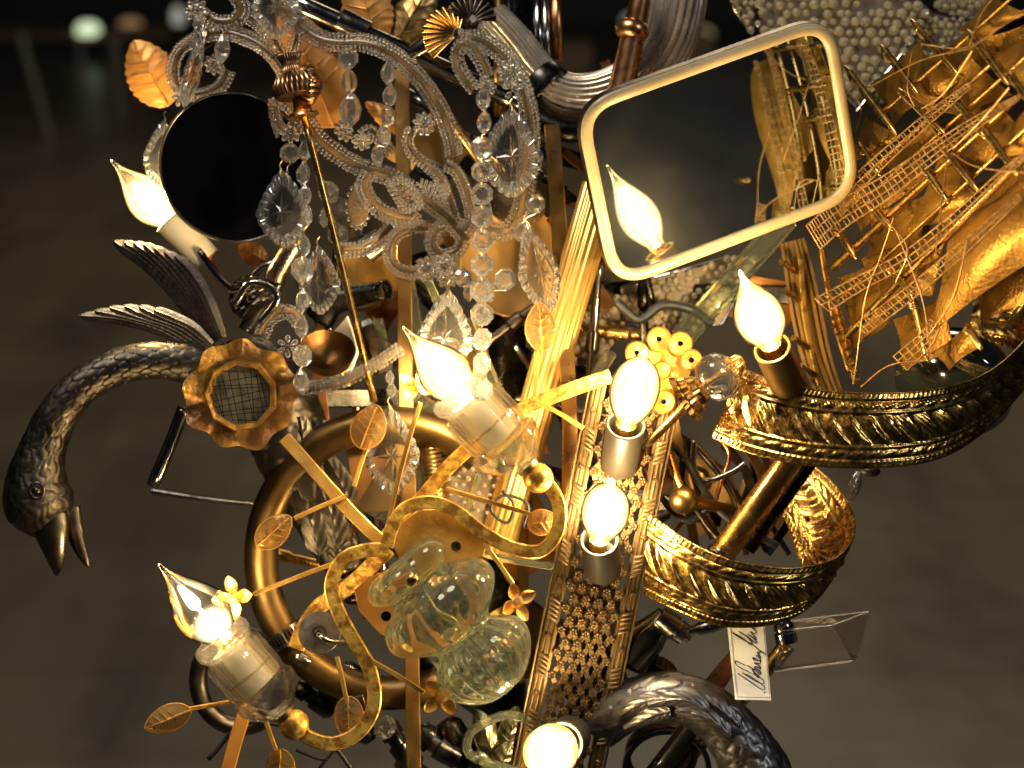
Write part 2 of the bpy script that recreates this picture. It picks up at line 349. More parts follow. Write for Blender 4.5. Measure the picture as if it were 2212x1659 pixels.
for i, (x0, y0, x1, y1) in enumerate(((42, 70, 95, 255), (170, 95, 190, 215), (244, 72, 258, 245))):
    # slim pale posts standing on the far floor, seen as soft streaks
    p = at_y(x0, y0, 9.0+i*.4); q = at_y(x1, y1, 9.0+i*.4); rr = .028 if i != 1 else .02
    v, f = lathe([(0, rr), (1, rr)], 10); d = p-q; M = np.eye(4); M[:3, 1] = d; M[:3, 0] = (1, 0, 0); M[:3, 2] = (0, 1, 0); M[:3, 3] = q
    q0 = q-d*(q[2]/d[2]) if d[2] else q; M[:3, 3] = q0; M[:3, 1] = p-q0
    solo('post', xf((v, f), M), surf('post grey', (.30, .29, .26), metal=.3, rough=.35), ('slim leaning grey post far behind, leftmost of three', 'slim grey post far behind, middle of three', 'slim grey post far behind, nearest the orange leaf')[i], 'post', 'posts far behind')
p = at_y(1095, 68, 13.5); s = K*np.linalg.norm(p-CO)
t = plain_thing('screen', 'small blurred blue screen far behind between the chrome tubes', 'screen', (p[0], p[1], p[2]-.4))
part('panel', box(p, (36*s, .02, 40*s)), SCREENBLUE, t); part('casing', box(p+np.array([0, .05, 0]), (60*s, .06, 60*s)), BLACKMATT, t); part('stand', box(p-np.array([0, -.06, 60*s]), (14*s, .04, 80*s)), BLACKMATT, t)
for x, y, w, h, lab in ((1460, 95, 150, 60, 'blurred brown wooden crate far behind the ribbed arm'), (1235, 118, 80, 40, 'blurred tan wooden crate far behind the copper stem')):
    p = at_y(x, y, 12.0); s = K*np.linalg.norm(p-CO); t = plain_thing('crate', lab, 'crate', (p[0], 12, 0), 'crates far behind')
    part('body', box((p[0], 12.2, p[2]/2), (w*s, .5, p[2])), WOOD, t); part('lid', box((p[0], 12.2, p[2]+.03), (w*s*1.04, .54, .05)), surf('lid '+lab[8:14], (.42, .28, .15), metal=0, rough=.5, scale=4), t)
far_lamp(1375, 40, 60, 18, 12.9, emit('far lamp dim', (.75, .78, .66), .22), 'dim wide blurred lamp far behind the ribbed arm')
far_lamp(1520, 78, 44, 34, 12.6, emit('far lamp dim warm', (.9, .78, .42), .2), 'dim yellow blurred lamp far behind, next to the mirror')

# ------------------------------------------------------------------ bulbs
FLAME = smooth_prof([(0, .40), (.04, .46), (.12, .68), (.24, .93), (.35, 1.0), (.47, .94), (.60, .72), (.72, .45), (.82, .24), (.90, .125), (.955, .085), (.985, .07), (1.0, .005)], 4)
GLOBE = smooth_prof([(0, .36), (.06, .44), (.16, .68), (.32, .93), (.48, 1.0), (.62, .93), (.73, .74), (.80, .50), (.86, .30), (.92, .19), (.975, .13), (1.0, .005)], 4)
def gprof(P): return lathe([(.012, .001)]+[(.012+y*.965, r*.95) for y, r in P], 24)
glow_mesh = mesh_of('filament_bloom', gprof(FLAME), GLOW, 180); glow_globe = mesh_of('filament_bloom', gprof(GLOBE), GLOW_GLOBE, 180)
glow_mesh2 = mesh_of('filament_bloom', gprof(FLAME), GLOW_SMALL, 180)
def bulb(label, base, tip, R, watts, prof=FLAME, gy=.36, gl=.38, gr=.93, gm=None, collar=True, bend=.03):
    M, L = axis_frame(base, tip); t = thing('light_bulb', label, 'light bulb', base, 'lit candle bulbs')
    v, f = lathe([(y*L, r*R) for y, r in prof], 32); v[:, 0] += 0*bend*L*np.clip(v[:, 1]/L-.5, 0, 1)**2*4
    part('glass_envelope', xf((v, f), M), BULBGLASS, t, 180)
    fil = spline([(-.10*R, -.02*L, 0), (-.12*R, .2*L, 0), (-.07*R, .33*L, 0), (0, .42*L, 0), (.07*R, .33*L, 0), (.12*R, .2*L, 0), (.10*R, -.02*L, 0)], 6)
    part('filament', sweep(fil @ M[:3, :3].T+M[:3, 3], circ(6, S(base[2])*1.6)), FILAMENT, t)
    G = M @ np.diag([R, L, R, 1.0])
    piece('filament_bloom', gm or (glow_mesh if prof is FLAME else glow_globe), G, t)  # emissive volume imitating the bloom around the filament
    if collar:
        pr = [(-.22*L, .001)]+[(-.22*L+i*.02*L, R*(.38+.025*(i % 2))) for i in range(11)]+[(.012*L, .44*R), (.012*L, .001)]
        part('screw_collar', xf(lathe(pr, 24), M), BRASS, t)
    l = bpy.data.lights.new('bulb_light', 'POINT'); l.energy = watts; l.color = WARM; l.shadow_soft_size = R*.34*S(base[2])
    o = bpy.data.objects.new('bulb_light', l); col.objects.link(o); o.parent = t; o.location = Vector((M @ np.array([0, gy*L, 0, 1]))[:3])-Vector(wloc(t))
    return t, M, L
PW = 1.75
bulb('lit flame bulb in an ivory sleeve beside the black disc', (372, 484, -70), (240, 346, -60), 50, PW*.8)
bulb('lit flame bulb in the centre, standing in the upper clear ribbed cup', (1014, 866, 300), (870, 706, 330), 57, PW*1.35)
bulb('clear flame bulb at the lower left whose small filament bloom shows', (492, 1384, 300), (342, 1218, 315), 60, PW*.45, gy=.24, gl=.20, gr=.62, gm=glow_mesh2)
bulb('lit bulb below the mirror, pointing up and forwards', (1664, 742, 345), (1598, 585, 500), 56, PW, prof=FLAME)
bulb('lit bulb in front of the seven-disc gilt flower plate', (1352, 918, 215), (1394, 752, 340), 54, PW*.5, prof=GLOBE, gl=.42)
bulb('lit bulb standing on the middle of the pierced brass strip', (1295, 1164, 215), (1322, 1036, 335), 53, PW*.8, prof=GLOBE)
bulb('lit round bulb at the bottom end of the pierced brass strip', (1214, 1606, 230), (1160, 1642, 370), 60, PW*.7, prof=GLOBE)

# ivory and metal sleeves that carry the plain bulbs
def sleeve(label, p0, p1, r, mat, cap=None, name='candle_sleeve', hollow=True):
    t = thing(name, label, 'candle sleeve', p1, 'candle sleeves')
    M, L = axis_frame(p0, p1)
    pr = [(L, r*.8), (L, r), (0, r), (0, r*.86), (L*.5, r*.84), (L*.5, .01)]
    part('tube', xf(lathe(pr, 32), M), mat, t, 40)
    part('rim', xf(lathe([(-1.2, r*.9), (-2.2, r*.97), (0, r*1.03), (3, r*1.02), (3, r*.9)], 32), M), cap or mat, t, 180)
    return t, M, L
t, M, L = sleeve('ivory candle sleeve under the bulb beside the black disc', (366, 478, -70), (446, 562, -80), 34, IVORY)
part('red_wire', tube([(440, 535, -70), (448, 545, -64), (470, 585, -70), (520, 640, -50)], [5, 5, 3, 3], 8), RED, t)
sleeve('brass sleeve under the bulb below the mirror', (1668, 752, 336), (1722, 872, 200), 40, BRASS_OLD)
sleeve('taupe sleeve under the bulb by the gilt flower plate', (1352, 918, 222), (1338, 1004, 130), 42, GREYSLEEVE)
sleeve('taupe sleeve on the middle of the pierced brass strip', (1295, 1166, 222), (1302, 1228, 130), 41, GREYSLEEVE)
sleeve('taupe sleeve at the bottom end of the pierced brass strip', (1214, 1606, 232), (1232, 1590, 140), 46, GREYSLEEVE)

# clear ribbed cups with an ivory sleeve inside, on gilt balls
def cup(label, p0, p1, ballr):
    t = thing('lamp_cup', label, 'lamp cup', p1, 'clear ribbed lamp cups'); M, L = axis_frame(p0, p1)
    k = L/225
    pr = [(.70, .01), (.70, 50), (.3, 52), (.02, 54), (-.01, 58), (0, 64), (.05, 69), (.11, 68), (.155, 60), (.19, 60), (.22, 70), (.26, 72), (.58, 72), (.62, 68), (.66, 70), (.70, 78), (.78, 77), (.86, 66), (.95, 44), (1.0, 36), (1.0, .01)]
    mod = lambda q, y: 1+(.035*max(0, math.cos(10*q)) if .2 < y/L < .6 else .012*math.cos(10*q))
    part('clear_cup', xf(lathe([(y*L, r*k) for y, r in pr], 72, mod), M), CLEARCUP, t, 28)
    part('inner_sleeve', xf(lathe([(.66*L, .01), (.66*L, 40*k), (.16*L, 40*k), (.16*L, 35*k), (.5*L, 35*k), (.5*L, .01)], 32), M), IVORY, t)
    part('sleeve_seam', xf(lathe([(.475*L, 40.2*k), (.48*L, 41.2*k), (.488*L, 41.2*k), (.492*L, 40.2*k)], 32), M), BRASS_OLD, t)
    part('ring', xf(lathe([(1.0*L, 20*k), (1.0*L, 26*k), (1.05*L, 26*k), (1.05*L, 18*k)], 20), M), BRASS_OLD, t)
    e = np.array(p0)+(np.array(p1)-np.array(p0))*(1.05+ballr/L*.85); part('ball', ball(*e, ballr, 24, 16), GOLDLEAF, t, 180)
    return e
E1 = cup('upper clear ribbed cup holding the centre bulb', (984, 838, 305), (1136, 1004, 280), 33)
E2 = cup('lower clear ribbed cup holding the clear bulb at the lower left', (470, 1372, 305), (610, 1536, 280), 33)

# ------------------------------------------------------------------ the gilt scroll chandelier
t = thing('scroll_fixture', 'gilt scroll chandelier frame with hammered gold bars in front', 'light fixture', (840, 1185, 200))
part('scroll_arm', bar([(1160, 1030, 283), (1188, 1052, 278), (1208, 1095, 272), (1203, 1150, 268), (1166, 1190, 264), (1105, 1183, 262), (1040, 1148, 262), (990, 1108, 262), (935, 1085, 262), (880, 1096, 262), (850, 1132, 262), (836, 1180, 255)], 30, 12, 8), GOLDLEAF, t)
part('scroll_arm', bar([(640, 1565, 284), (665, 1592, 280), (720, 1606, 274), (776, 1580, 270), (808, 1522, 266), (800, 1450, 264), (770, 1392, 264), (736, 1332, 264), (716, 1268, 264), (738, 1212, 264), (785, 1190, 260), (838, 1186, 255)], 31, 12, 8), GOLDLEAF, t)
part('back_bar', bar([(615, 945, 175), (690, 1030, 200), (770, 1118, 225), (838, 1182, 240)], 28, 9), GOLDFLAT, t)
part('back_bar', bar([(835, 1160, 170), (915, 1072, 180), (975, 1003, 188), (1052, 936, 190), (1120, 890, 190), (1210, 850, 180), (1318, 812, 165)], 32, 10), GOLDLEAF, t)
part('back_bar', bar([(540, 1510, 120), (512, 1590, 130), (488, 1680, 140)], 30, 9), LEAFORANGE, t)
part('back_bar', bar([(838, 1186, 245), (760, 1262, 190), (690, 1310, 165), (655, 1362, 150), (640, 1400, 145)], 36, 10), GOLDLEAF, t)
def plate(poly, z, thick, hole=()):
    c = np.mean(poly, 0); M = frame(c[0], c[1], z); return xf(slab([(x-c[0], c[1]-y) for x, y in poly], thick, 2), M)
P_ = part('mount_plate', plate([(868, 1128), (905, 1100), (960, 1100), (1005, 1125), (1055, 1165), (1045, 1200), (1000, 1215), (950, 1225), (900, 1240), (868, 1225), (850, 1180)], 235, 10), GOLDFLAT, t)
part('screw_hole', xf(lathe([(-1, 10), (1.0, 11), (1.0, 8), (-2, 6), (-2, .01)], 18), frame(985, 1180, 237) @ np.array([[1, 0, 0, 0], [0, 0, -1, 0], [0, 1, 0, 0], [0, 0, 0, 1.]])), BRONZE, P_)
P_ = part('mount_plate', plate([(765, 1275), (800, 1240), (860, 1235), (900, 1290), (920, 1360), (915, 1405), (880, 1395), (820, 1370), (775, 1320)], 215, 10), LEAFORANGE, t)
part('screw_hole', xf(lathe([(-1, 10), (1.0, 11), (1.0, 8), (-2, 6), (-2, .01)], 18), frame(834, 1331, 217) @ np.array([[1, 0, 0, 0], [0, 0, -1, 0], [0, 1, 0, 0], [0, 0, 0, 1.]])), BLACKMATT, P_)
for a in ([(548, 1284, 265), (660, 1240, 262), (805, 1186, 258)], [(804, 1428, 266), (860, 1460, 280), (916, 1496, 290)], [(1045, 1172, 262), (1080, 1220, 270), (1108, 1262, 280)], [(636, 1120, 230), (690, 1095, 225), (748, 1072, 220)],
          [(908, 870, 300), (885, 945, 290), (850, 1080, 265), (832, 1165, 255)], [(964, 1056, 205), (1060, 1085, 225), (1150, 1112, 240)], [(728, 1418, 240), (740, 1470, 245), (750, 1520, 250)], [(408, 1532, 250), (460, 1523, 250), (525, 1511, 240)],
          [(575, 1560, 150), (592, 1610, 160), (606, 1640, 170)], [(1158, 870, 195), (1200, 888, 195), (1260, 925, 190)], [(1160, 760, 180), (1157, 830, 185), (1155, 880, 190)], [(765, 1050, 215), (780, 1000, 215), (798, 950, 215)]):
    part('stem', bar(a, 10, 6, 4), GOLDFLAT, t)

VEIN = surf('brown gilt vein', (.30, .15, .03), metal=.4, rough=.4)
def leaf(label, x, y, z, roll, L, w, mat=AMBERLEAF, name='gilt_leaf', group='gilt glass leaves', serr=0, bend=10, yaw=0, tilt=0, rimr=1.6):
    M = frame(x, y, z, roll, tilt, yaw); t = thing(name, label, 'leaf', (x, y, z), group)
    def hw(u): return w/2*(max(0, math.sin(math.pi*u**.85))**.62)*(1+(serr*math.sin(u*60) if serr else 0))
    def fn(u, v):
        q = 2*v-1; h = hw(u); vein = 2.2*abs(math.sin((u*5.5-abs(q)*.9)*math.pi))**6*(1-abs(q))
        return (q*h, (u-.5)*L, bend*(1-q*q)*math.sin(math.pi*u)+vein+(2.5 if abs(q) < .08 else 0))
    part('blade', xf(gridgeo(fn, 36, 17, thick=4), M), mat, t, 60)
    rim = [fn(u, 0) for u in np.linspace(.01, .99, 30)]+[fn(u, 1) for u in np.linspace(.99, .01, 30)]
    rim = np.array(rim) @ M[:3, :3].T+M[:3, 3]
    if rimr: part('gilt_rim', sweep(rim, circ(6, rimr*S(z)), closed=True), GOLDFLAT if mat is AMBERLEAF else mat, t)
    for k in range(1, 5):
        for sd in (-1, 1):
            vv = [fn(.16+.15*k+.13*w_, .5+sd*.42*w_) for w_ in np.linspace(0, 1, 6)]; vv = np.array(vv)+np.array([0, 0, 1.2]); part('vein', sweep(vv @ M[:3, :3].T+M[:3, 3], circ(5, 1.2*S(z)*min(1.6, L/100)), scale=np.linspace(1, .4, 6)), VEIN if mat is AMBERLEAF else mat, t)
    mid = np.array([fn(u, .5) for u in np.linspace(-.0, .95, 16)])+np.array([0, 0, 1.5]); part('midrib', sweep(mid @ M[:3, :3].T+M[:3, 3], circ(6, 1.8*S(z)), scale=np.linspace(1, .4, 16)), GOLDFLAT if mat is AMBERLEAF else mat, t)
    return t
leaf('gilt glass leaf lying on the big brass ring, left of the scrolls', 592, 1148, 240, -48, 96, 62)
leaf('gilt glass leaf at the lower left, stem to the clear cup', 362, 1553, 255, 112, 106, 58)
leaf('pale gilt glass leaf in front of a scalloped crystal pendant', 797, 922, 225, -22, 100, 74)
leaf('pale gilt glass leaf touching the fluted gold stem', 1168, 706, 190, 4, 104, 66)
leaf('gilt glass leaf inside the lower scroll', 754, 1552, 250, 182, 96, 62)
leaf('gilt glass leaf inside the end of the upper scroll', 1172, 1128, 245, -80, 66, 56)
leaf('gilt glass leaf cut by the bottom edge of the picture', 606, 1660, 180, 180, 84, 60)

petal_fn = lambda u, v: ((2*v-1)*13*math.sin(math.pi*min(1, .12+u*.86))**.7, u*34, 9*u*u+5*(2*v-1)**2*(1-u*.3))
petal_mesh = mesh_of('petal', gridgeo(petal_fn, 10, 9, thick=2.5), GOLDFLAT, 60)
def flower(label, x, y, z, roll, s=1.0, n=4, tilt=0, yaw=0, mat=AMBERLEAF):
    t = thing('gilt_flower', label, 'flower', (x, y, z), 'small gilt four-petal flowers')
    for k in range(n): piece('petal', petal_mesh, frame(x, y, z, 0, tilt, yaw, s) @ np.array(Matrix.Rotation(math.radians(roll+k*360/n), 4, 'Z')) @ np.array(Matrix.Translation((0, 7, 0))), t)
    v, f = lathe([(-6, .1), (-5, 9), (0, 14), (5, 13), (8, 8), (9, .1)], 8); part('glass_centre', xf((v[:, [0, 2, 1]], [q[::-1] for q in f]), frame(x, y, z+8, roll+20, tilt, yaw, s)), mat, t, 0)
flower('small gilt flower behind the clear bulb at the lower left', 506, 1290, 262, 10, 1.15, yaw=-15)
flower('small gilt flower in front of the big brass ring near the bottom', 953, 1505, 300, 40, 1.12)
flower('small gilt flower beside the pierced brass strip', 1116, 1300, 285, 25, 1.1, yaw=30)
flower('small gilt flower lit up behind the centre bulb', 900, 832, 270, 60, 1.0, tilt=-20)

# scalloped gilt disc with a wire-crossed glass centre
t = thing('scalloped_disc', 'scalloped gilt disc with a wire-crossed glass centre, by the swan neck', 'ornament', (520, 960, 150)); M = frame(521, 853, 150, 8, 6, 8)
def disc_fn(u, v):
    a = 2*math.pi*u; R = 118+6*math.cos(9*a)+4*math.sin(4*a+1)+3*math.cos(2*a); r = 60+(R-60)*v; return (math.cos(a)*r, math.sin(a)*r, 8*math.sin(9*a+.6)*v**2*(1+.5*math.sin(2*a+1))+6*v-3*v*v+4*math.sin(3*a)*v+3*math.sin(13*a)*v*(1-v))
AGED = surf('aged gilt', (.50, .26, .045), (.11, .05, .012), metal=.6, rough=.40, rvar=.12, scale=34, bump=.8, bscale=240, lo=.40, hi=.62)
part('petalled_rim', xf(gridgeo(disc_fn, 145, 14, thick=6), M), AGED, t, 60)
dec = lambda r, z, n=9, o=.2: [(math.cos(o+2*math.pi*i/n)*r, math.sin(o+2*math.pi*i/n)*r, z) for i in range(n)]
V = np.array(dec(80, 6)+dec(76, 17)+dec(66, 14)+dec(64, 5)); F = [(k*9+i, k*9+(i+1) % 9, (k+1)*9+(i+1) % 9, (k+1)*9+i) for k in range(3) for i in range(9)]
part('faceted_bezel', xf((V, F), M), AGED, t, 0)
v, f = lathe([(2, 65), (9, 60), (15, 45), (18, 25), (19, .1)], 9); part('glass_cabochon', xf((v[:, [0, 2, 1]], [q[::-1] for q in f]), M), crystal('smoky glass', (.92, .92, .86), .01, .3, 1.5), t, 0)
part('backing', xf(lathe([(0, .1), (0, 66), (3, 66), (3, .1)], 24), M @ np.array([[1, 0, 0, 0], [0, 0, -1, 0], [0, 1, 0, 0], [0, 0, 0, 1.]])), surf('smoky foil', (.34, .32, .27), (.12, .115, .10), metal=.6, rough=.4, scale=120), t)
lines = []
for k in range(9):
    for hv in (0, 1):
        c = -52+k*13+random.uniform(-4, 4); h = math.sqrt(max(0, 60**2-c*c)); tl = random.uniform(-6, 6)
        a, b = ((c-tl, -h, 20), (c+tl, h, 20)) if hv else ((-h, c-tl, 21), (h, c+tl, 21)); lines.append(sweep(np.array([a, b]) @ M[:3, :3].T+M[:3, 3], circ(5, .8*S(150))))
part('wire_mesh', cat(*lines), BLACKMATT, t)

# seven-disc gilt flower plate
DISCGOLD = surf('orange gilt', (.46, .22, .035), (.30, .13, .02), metal=.6, rough=.42, rvar=.1, scale=130, bump=.4, bscale=300)
t = thing('disc_flower_plate', 'gilt flower plate of seven pierced discs behind the bulb', 'ornament', (1430, 900, 160))
for i, (x, y, r) in enumerate(((1424, 732, 27), (1470, 742, 26), (1376, 762, 26), (1494, 778, 24), (1434, 868, 26), (1374, 840, 24))):
    d = part('disc', xf(lathe([(-5, .1), (-5, r), (0, r), (4, r*.86), (1.5, r*.4), (-1, 6), (-4.8, 5)], 28), frame(x, y, 165+i*2) @ np.array([[1, 0, 0, 0], [0, 0, -1, 0], [0, 1, 0, 0], [0, 0, 0, 1.]])), DISCGOLD, t)
    part('hole', ball(x, y, 163+i*2, 5.5, 10, 6, (1, 1, .4)), BLACKMATT, d)
part('hub', xf(gridgeo(lambda u, v: (math.cos(2*math.pi*u)*(12+48*v), math.sin(2*math.pi*u)*(12+48*v), -3*v+3*math.sin(12*math.pi*u)*v), 49, 8, thick=5), frame(1432, 798, 158)), DISCGOLD, t)
part('hub_cup', xf(lathe([(-4, 21), (4, 20), (7, 17), (2, 12), (-3, .1)], 24), frame(1430, 800, 168) @ np.array([[1, 0, 0, 0], [0, 0, -1, 0], [0, 1, 0, 0], [0, 0, 0, 1.]])), DISCGOLD, t)

# glass melon bead between leafy gilt caps, on a rod
t = thing('glass_finial', 'clear round glass bead between leafy gilt caps, on a gold rod', 'finial', (1520, 870, 230))
part('bead', turned((1513, 838, 232), (1586, 790, 245), [(0, .1), (.02, 26), (.2, 46), (.5, 54), (.8, 46), (.98, 26), (1, .1)], 40, lambda q, y: 1+.012*math.cos(8*q)), CRYSTAL, t, 180)
part('inner_rod', tube([(1505, 842, 232), (1592, 787, 246)], 4, 8), BRASS, t)
for p0, p1, r0, r1, n in (((1580, 795, 244), (1606, 776, 250), 26, 12, 2), ((1478, 862, 222), (1520, 834, 233), 52, 22, 3)):
    M, L = axis_frame(p0, p1)
    for k in range(n):
        rr = r0+(r1-r0)*(k/n); pr = [(L*k/n*.9, rr*.6), (L*k/n*.9-2, rr), (L*(k+.5)/n, rr*.9), (L*(k+1)/n, rr*.5)]
        part('leaf_cap', xf(lathe(pr, 60, lambda q, y: 1+.10*abs(math.cos(7*q+k))+.05*math.cos(21*q)), M), BRASS, t, 30)
part('rod', turned((1396, 962, 215), (1490, 868, 222), [(0, 6), (.1, 9), (.8, 10), (1, 13)], 16), BRASS, t)

# turned clear glass column piece in the foreground
t = thing('glass_baluster', 'big clear turned glass piece with brass screw, front and centre', 'glass ornament', (1120, 1480, 300)); A, B = (862, 1208, 300), (1098, 1486, 300)
M, L = axis_frame(A, B)
pr = smooth_prof([(.0, 2), (.0, 60), (.03, 88), (.09, 100), (.145, 92), (.18, 74), (.215, 84), (.27, 122), (.35, 139), (.43, 136), (.50, 112), (.565, 78), (.60, 72), (.64, 88), (.70, 110), (.78, 115), (.86, 104), (.94, 78), (1.0, 40), (1.0, 2)], 4)
def bal(q, y):
    u = y/L
    if u < .2: return 1+.13*math.cos(5*q)*(1-u*3.0)
    if u < .55: return 1+.025*abs(math.cos(8*q+5*u))-.012
    return 1+.028*math.cos(14*q)
part('glass_body', xf(lathe([(y*L, r) for y, r in pr], 96, bal), M), CRYSTAL_OLD, t, 25)
part('brass_screw', ball(890, 1253, 388, 14, 18, 12, (1, 1, .6)), BRASS, t, 180)
cuts = []
for k in range(9):                     # cut diamond facets on the foot
    for j in range(2):
        a = -1.1+k*.27+(.13 if j else 0); y = (.72+.075*j)*L; R = 114
        c = np.array([math.cos(a+math.pi/2)*R, y, math.sin(a+math.pi/2)*R]); e1 = np.array([-math.sin(a+math.pi/2), 0, math.cos(a+math.pi/2)])*13; e2 = np.array([0, 13, 0]); nrm = np.array([math.cos(a+math.pi/2), 0, math.sin(a+math.pi/2)])*6
        cuts.append(xf((np.array([c+e1, c+e2, c-e1, c-e2, c+nrm]), [(0, 1, 4), (1, 2, 4), (2, 3, 4), (3, 0, 4)]), M))
part('cut_facets', cat(*cuts), CRYSTAL_OLD, t, 0)

# big brass ring behind the scrolls
t = thing('brass_ring', 'large open ring of polished brass tube behind the gilt scrolls', 'ring', (846, 1500, -10))
part('tube', tube([(846+282*math.cos(a), 1205-292*math.sin(a), -10+20*math.sin(a+.5)) for a in np.radians(np.linspace(48, 292, 24))], 37, 28, 6), surf('brushed brown brass', (.22, .135, .048), (.11, .066, .024), rough=.42, rvar=.1, scale=16, bump=.12, bscale=60), t, 180)
cl = thing('hose_clamp', 'slotted steel hose clamp round the brass ring', 'clamp', (622, 1390, 0)); cx, cyy = 617, 1372
M, L = axis_frame((598, 1340, -2), (640, 1408, -2))
part('strap', xf(lathe([(L*.28, 40), (L*.28, 42.5), (L*.72, 42.5), (L*.72, 40)], 40), M), STEEL, cl)
sl = [xf(box((math.cos(a)*42.6, L*.5, math.sin(a)*42.6), (3, L*.26, 3)), M) for a in np.linspace(.1, 3.0, 15)]
part('slots', cat(*sl), BLACKMATT, cl); part('screw', turned((640, 1418, 35), (668, 1432, 35), [(0, 10), (.2, 12), (.8, 12), (.82, 8), (1, 8)], 12), STEEL, cl)
t = thing('washer', 'round grey steel washer with a bent wire hook through it', 'washer', (690, 1405, 160))
part('disc', xf(lathe([(-3, 10), (-3, 44), (2, 46), (4, 44), (4, 34), (5, 30), (5, 14), (-1, 11)], 40), frame(690, 1366, 178, 0, -12, 10) @ np.array([[1, 0, 0, 0], [0, 0, -1, 0], [0, 1, 0, 0], [0, 0, 0, 1.]])), surf('galvanised', (.34, .30, .25), (.20, .17, .14), rough=.42, scale=90, bump=.2), t)
part('hook', tube([(686, 1366, 170), (692, 1374, 192), (712, 1386, 196), (745, 1388, 185)], 7, 12), STEEL, t)

# ------------------------------------------------------------------ the vanity mirror
q0 = W(1550, 330, 211.5); MN = .336*RX-.452*UY+BZ; MN /= np.linalg.norm(MN)
if np.dot(MN, BZ) < 0: MN = -MN
def on_mirror(x, y, off=0.0):
    d = W(x, y)-CO; return CO+d*(np.dot(q0-CO, MN)/np.dot(d, MN))+MN*off
def round_poly(corners, r, n=9):
    out = []; C = [np.array(c, float) for c in corners]
    for i, c in enumerate(C):
        a, b = C[i-1], C[(i+1) % len(C)]; p = c+(a-c)/np.linalg.norm(a-c)*r; q = c+(b-c)/np.linalg.norm(b-c)*r
        for k in range(n+1): s = k/n; out.append((1-s)**2*p+2*s*(1-s)*c+s*s*q)
    return out
outl = round_poly([(1240, 228), (1798, 28), (1862, 424), (1322, 628)], 92)
t = thing('vanity_mirror', 'tilted mirror with rounded corners in a cream frame, reflecting a bulb', 'mirror', (1500, 560, 60))
sm = .000335*1.0
ring3 = np.array([on_mirror(x, y) for x, y in outl]); dens = []
for i in range(len(ring3)):
    a, b = ring3[i], ring3[(i+1) % len(ring3)]; n = max(1, int(np.linalg.norm(b-a)/.006))
    dens += [a+(b-a)*k/n for k in range(n)]
ring3 = np.array(dens); cen = ring3.mean(0)
sec = np.array([(math.cos(a)*12, math.sin(a)*9) for a in np.linspace(0, 2*math.pi, 14, endpoint=False)])*sm
def inset(P, d):                         # move a closed outline inwards in the mirror's plane
    T = np.roll(P, -1, 0)-np.roll(P, 1, 0); T /= np.linalg.norm(T, axis=1)[:, None]; nn = np.cross(np.broadcast_to(MN, P.shape), T)
    s = 1 if np.dot(nn[0], cen-P[0]) > 0 else -1; return P+s*nn*d
part('frame', sweep(inset(ring3, 11*sm), sec, normal=MN, closed=True), CREAM, t, 180)
part('outer_edge', sweep(inset(ring3, 2*sm)-MN*9*sm, np.array([(-4, -9), (4, -9), (4, 9), (-4, 9)])*sm, normal=MN, closed=True), BRONZE, t)
gl = inset(ring3, 14*sm)-MN*1*sm; n = len(gl)
MIR, nt, p = mat_new('smudged mirror'); p.inputs['Metallic'].default_value = 1; p.inputs['Base Color'].default_value = (.66, .80, .95, 1)
nz = noise_of(nt, 14, 4); mr = node(nt, 'ShaderNodeMapRange'); mr.inputs['From Min'].default_value = .42; mr.inputs['From Max'].default_value = .75; mr.inputs['To Min'].default_value = .006; mr.inputs['To Max'].default_value = .022
nt.links.new(nz.outputs['Fac'], mr.inputs['Value']); p.inputs['Roughness'].default_value = .012
g2 = node(nt, 'ShaderNodeBsdfGlossy'); g2.inputs['Roughness'].default_value = .42; g2.inputs[0].default_value = (.8, .8, .74, 1); mx = node(nt, 'ShaderNodeMixShader')
nt.links.new(mr.outputs[0], mx.inputs[0]); nt.links.new(p.outputs[0], mx.inputs[1]); nt.links.new(g2.outputs[0], mx.inputs[2]); nt.links.new(mx.outputs[0], nt.nodes['Material Output'].inputs['Surface'])
part('mirror_glass', (np.concatenate([gl, gl-MN*4*sm]), [tuple(range(n))]+[tuple(range(2*n-1, n-1, -1))]+[(i, n+i, n+(i+1) % n, (i+1) % n) for i in range(n)]), MIR, t, 0)
bk = inset(ring3, 4*sm)-MN*12*sm
part('back_plate', (np.concatenate([bk, bk-MN*8*sm]), [tuple(range(n))]+[tuple(range(2*n-1, n-1, -1))]+[(i, n+i, n+(i+1) % n, (i+1) % n) for i in range(n)]), BRONZE, t, 0)

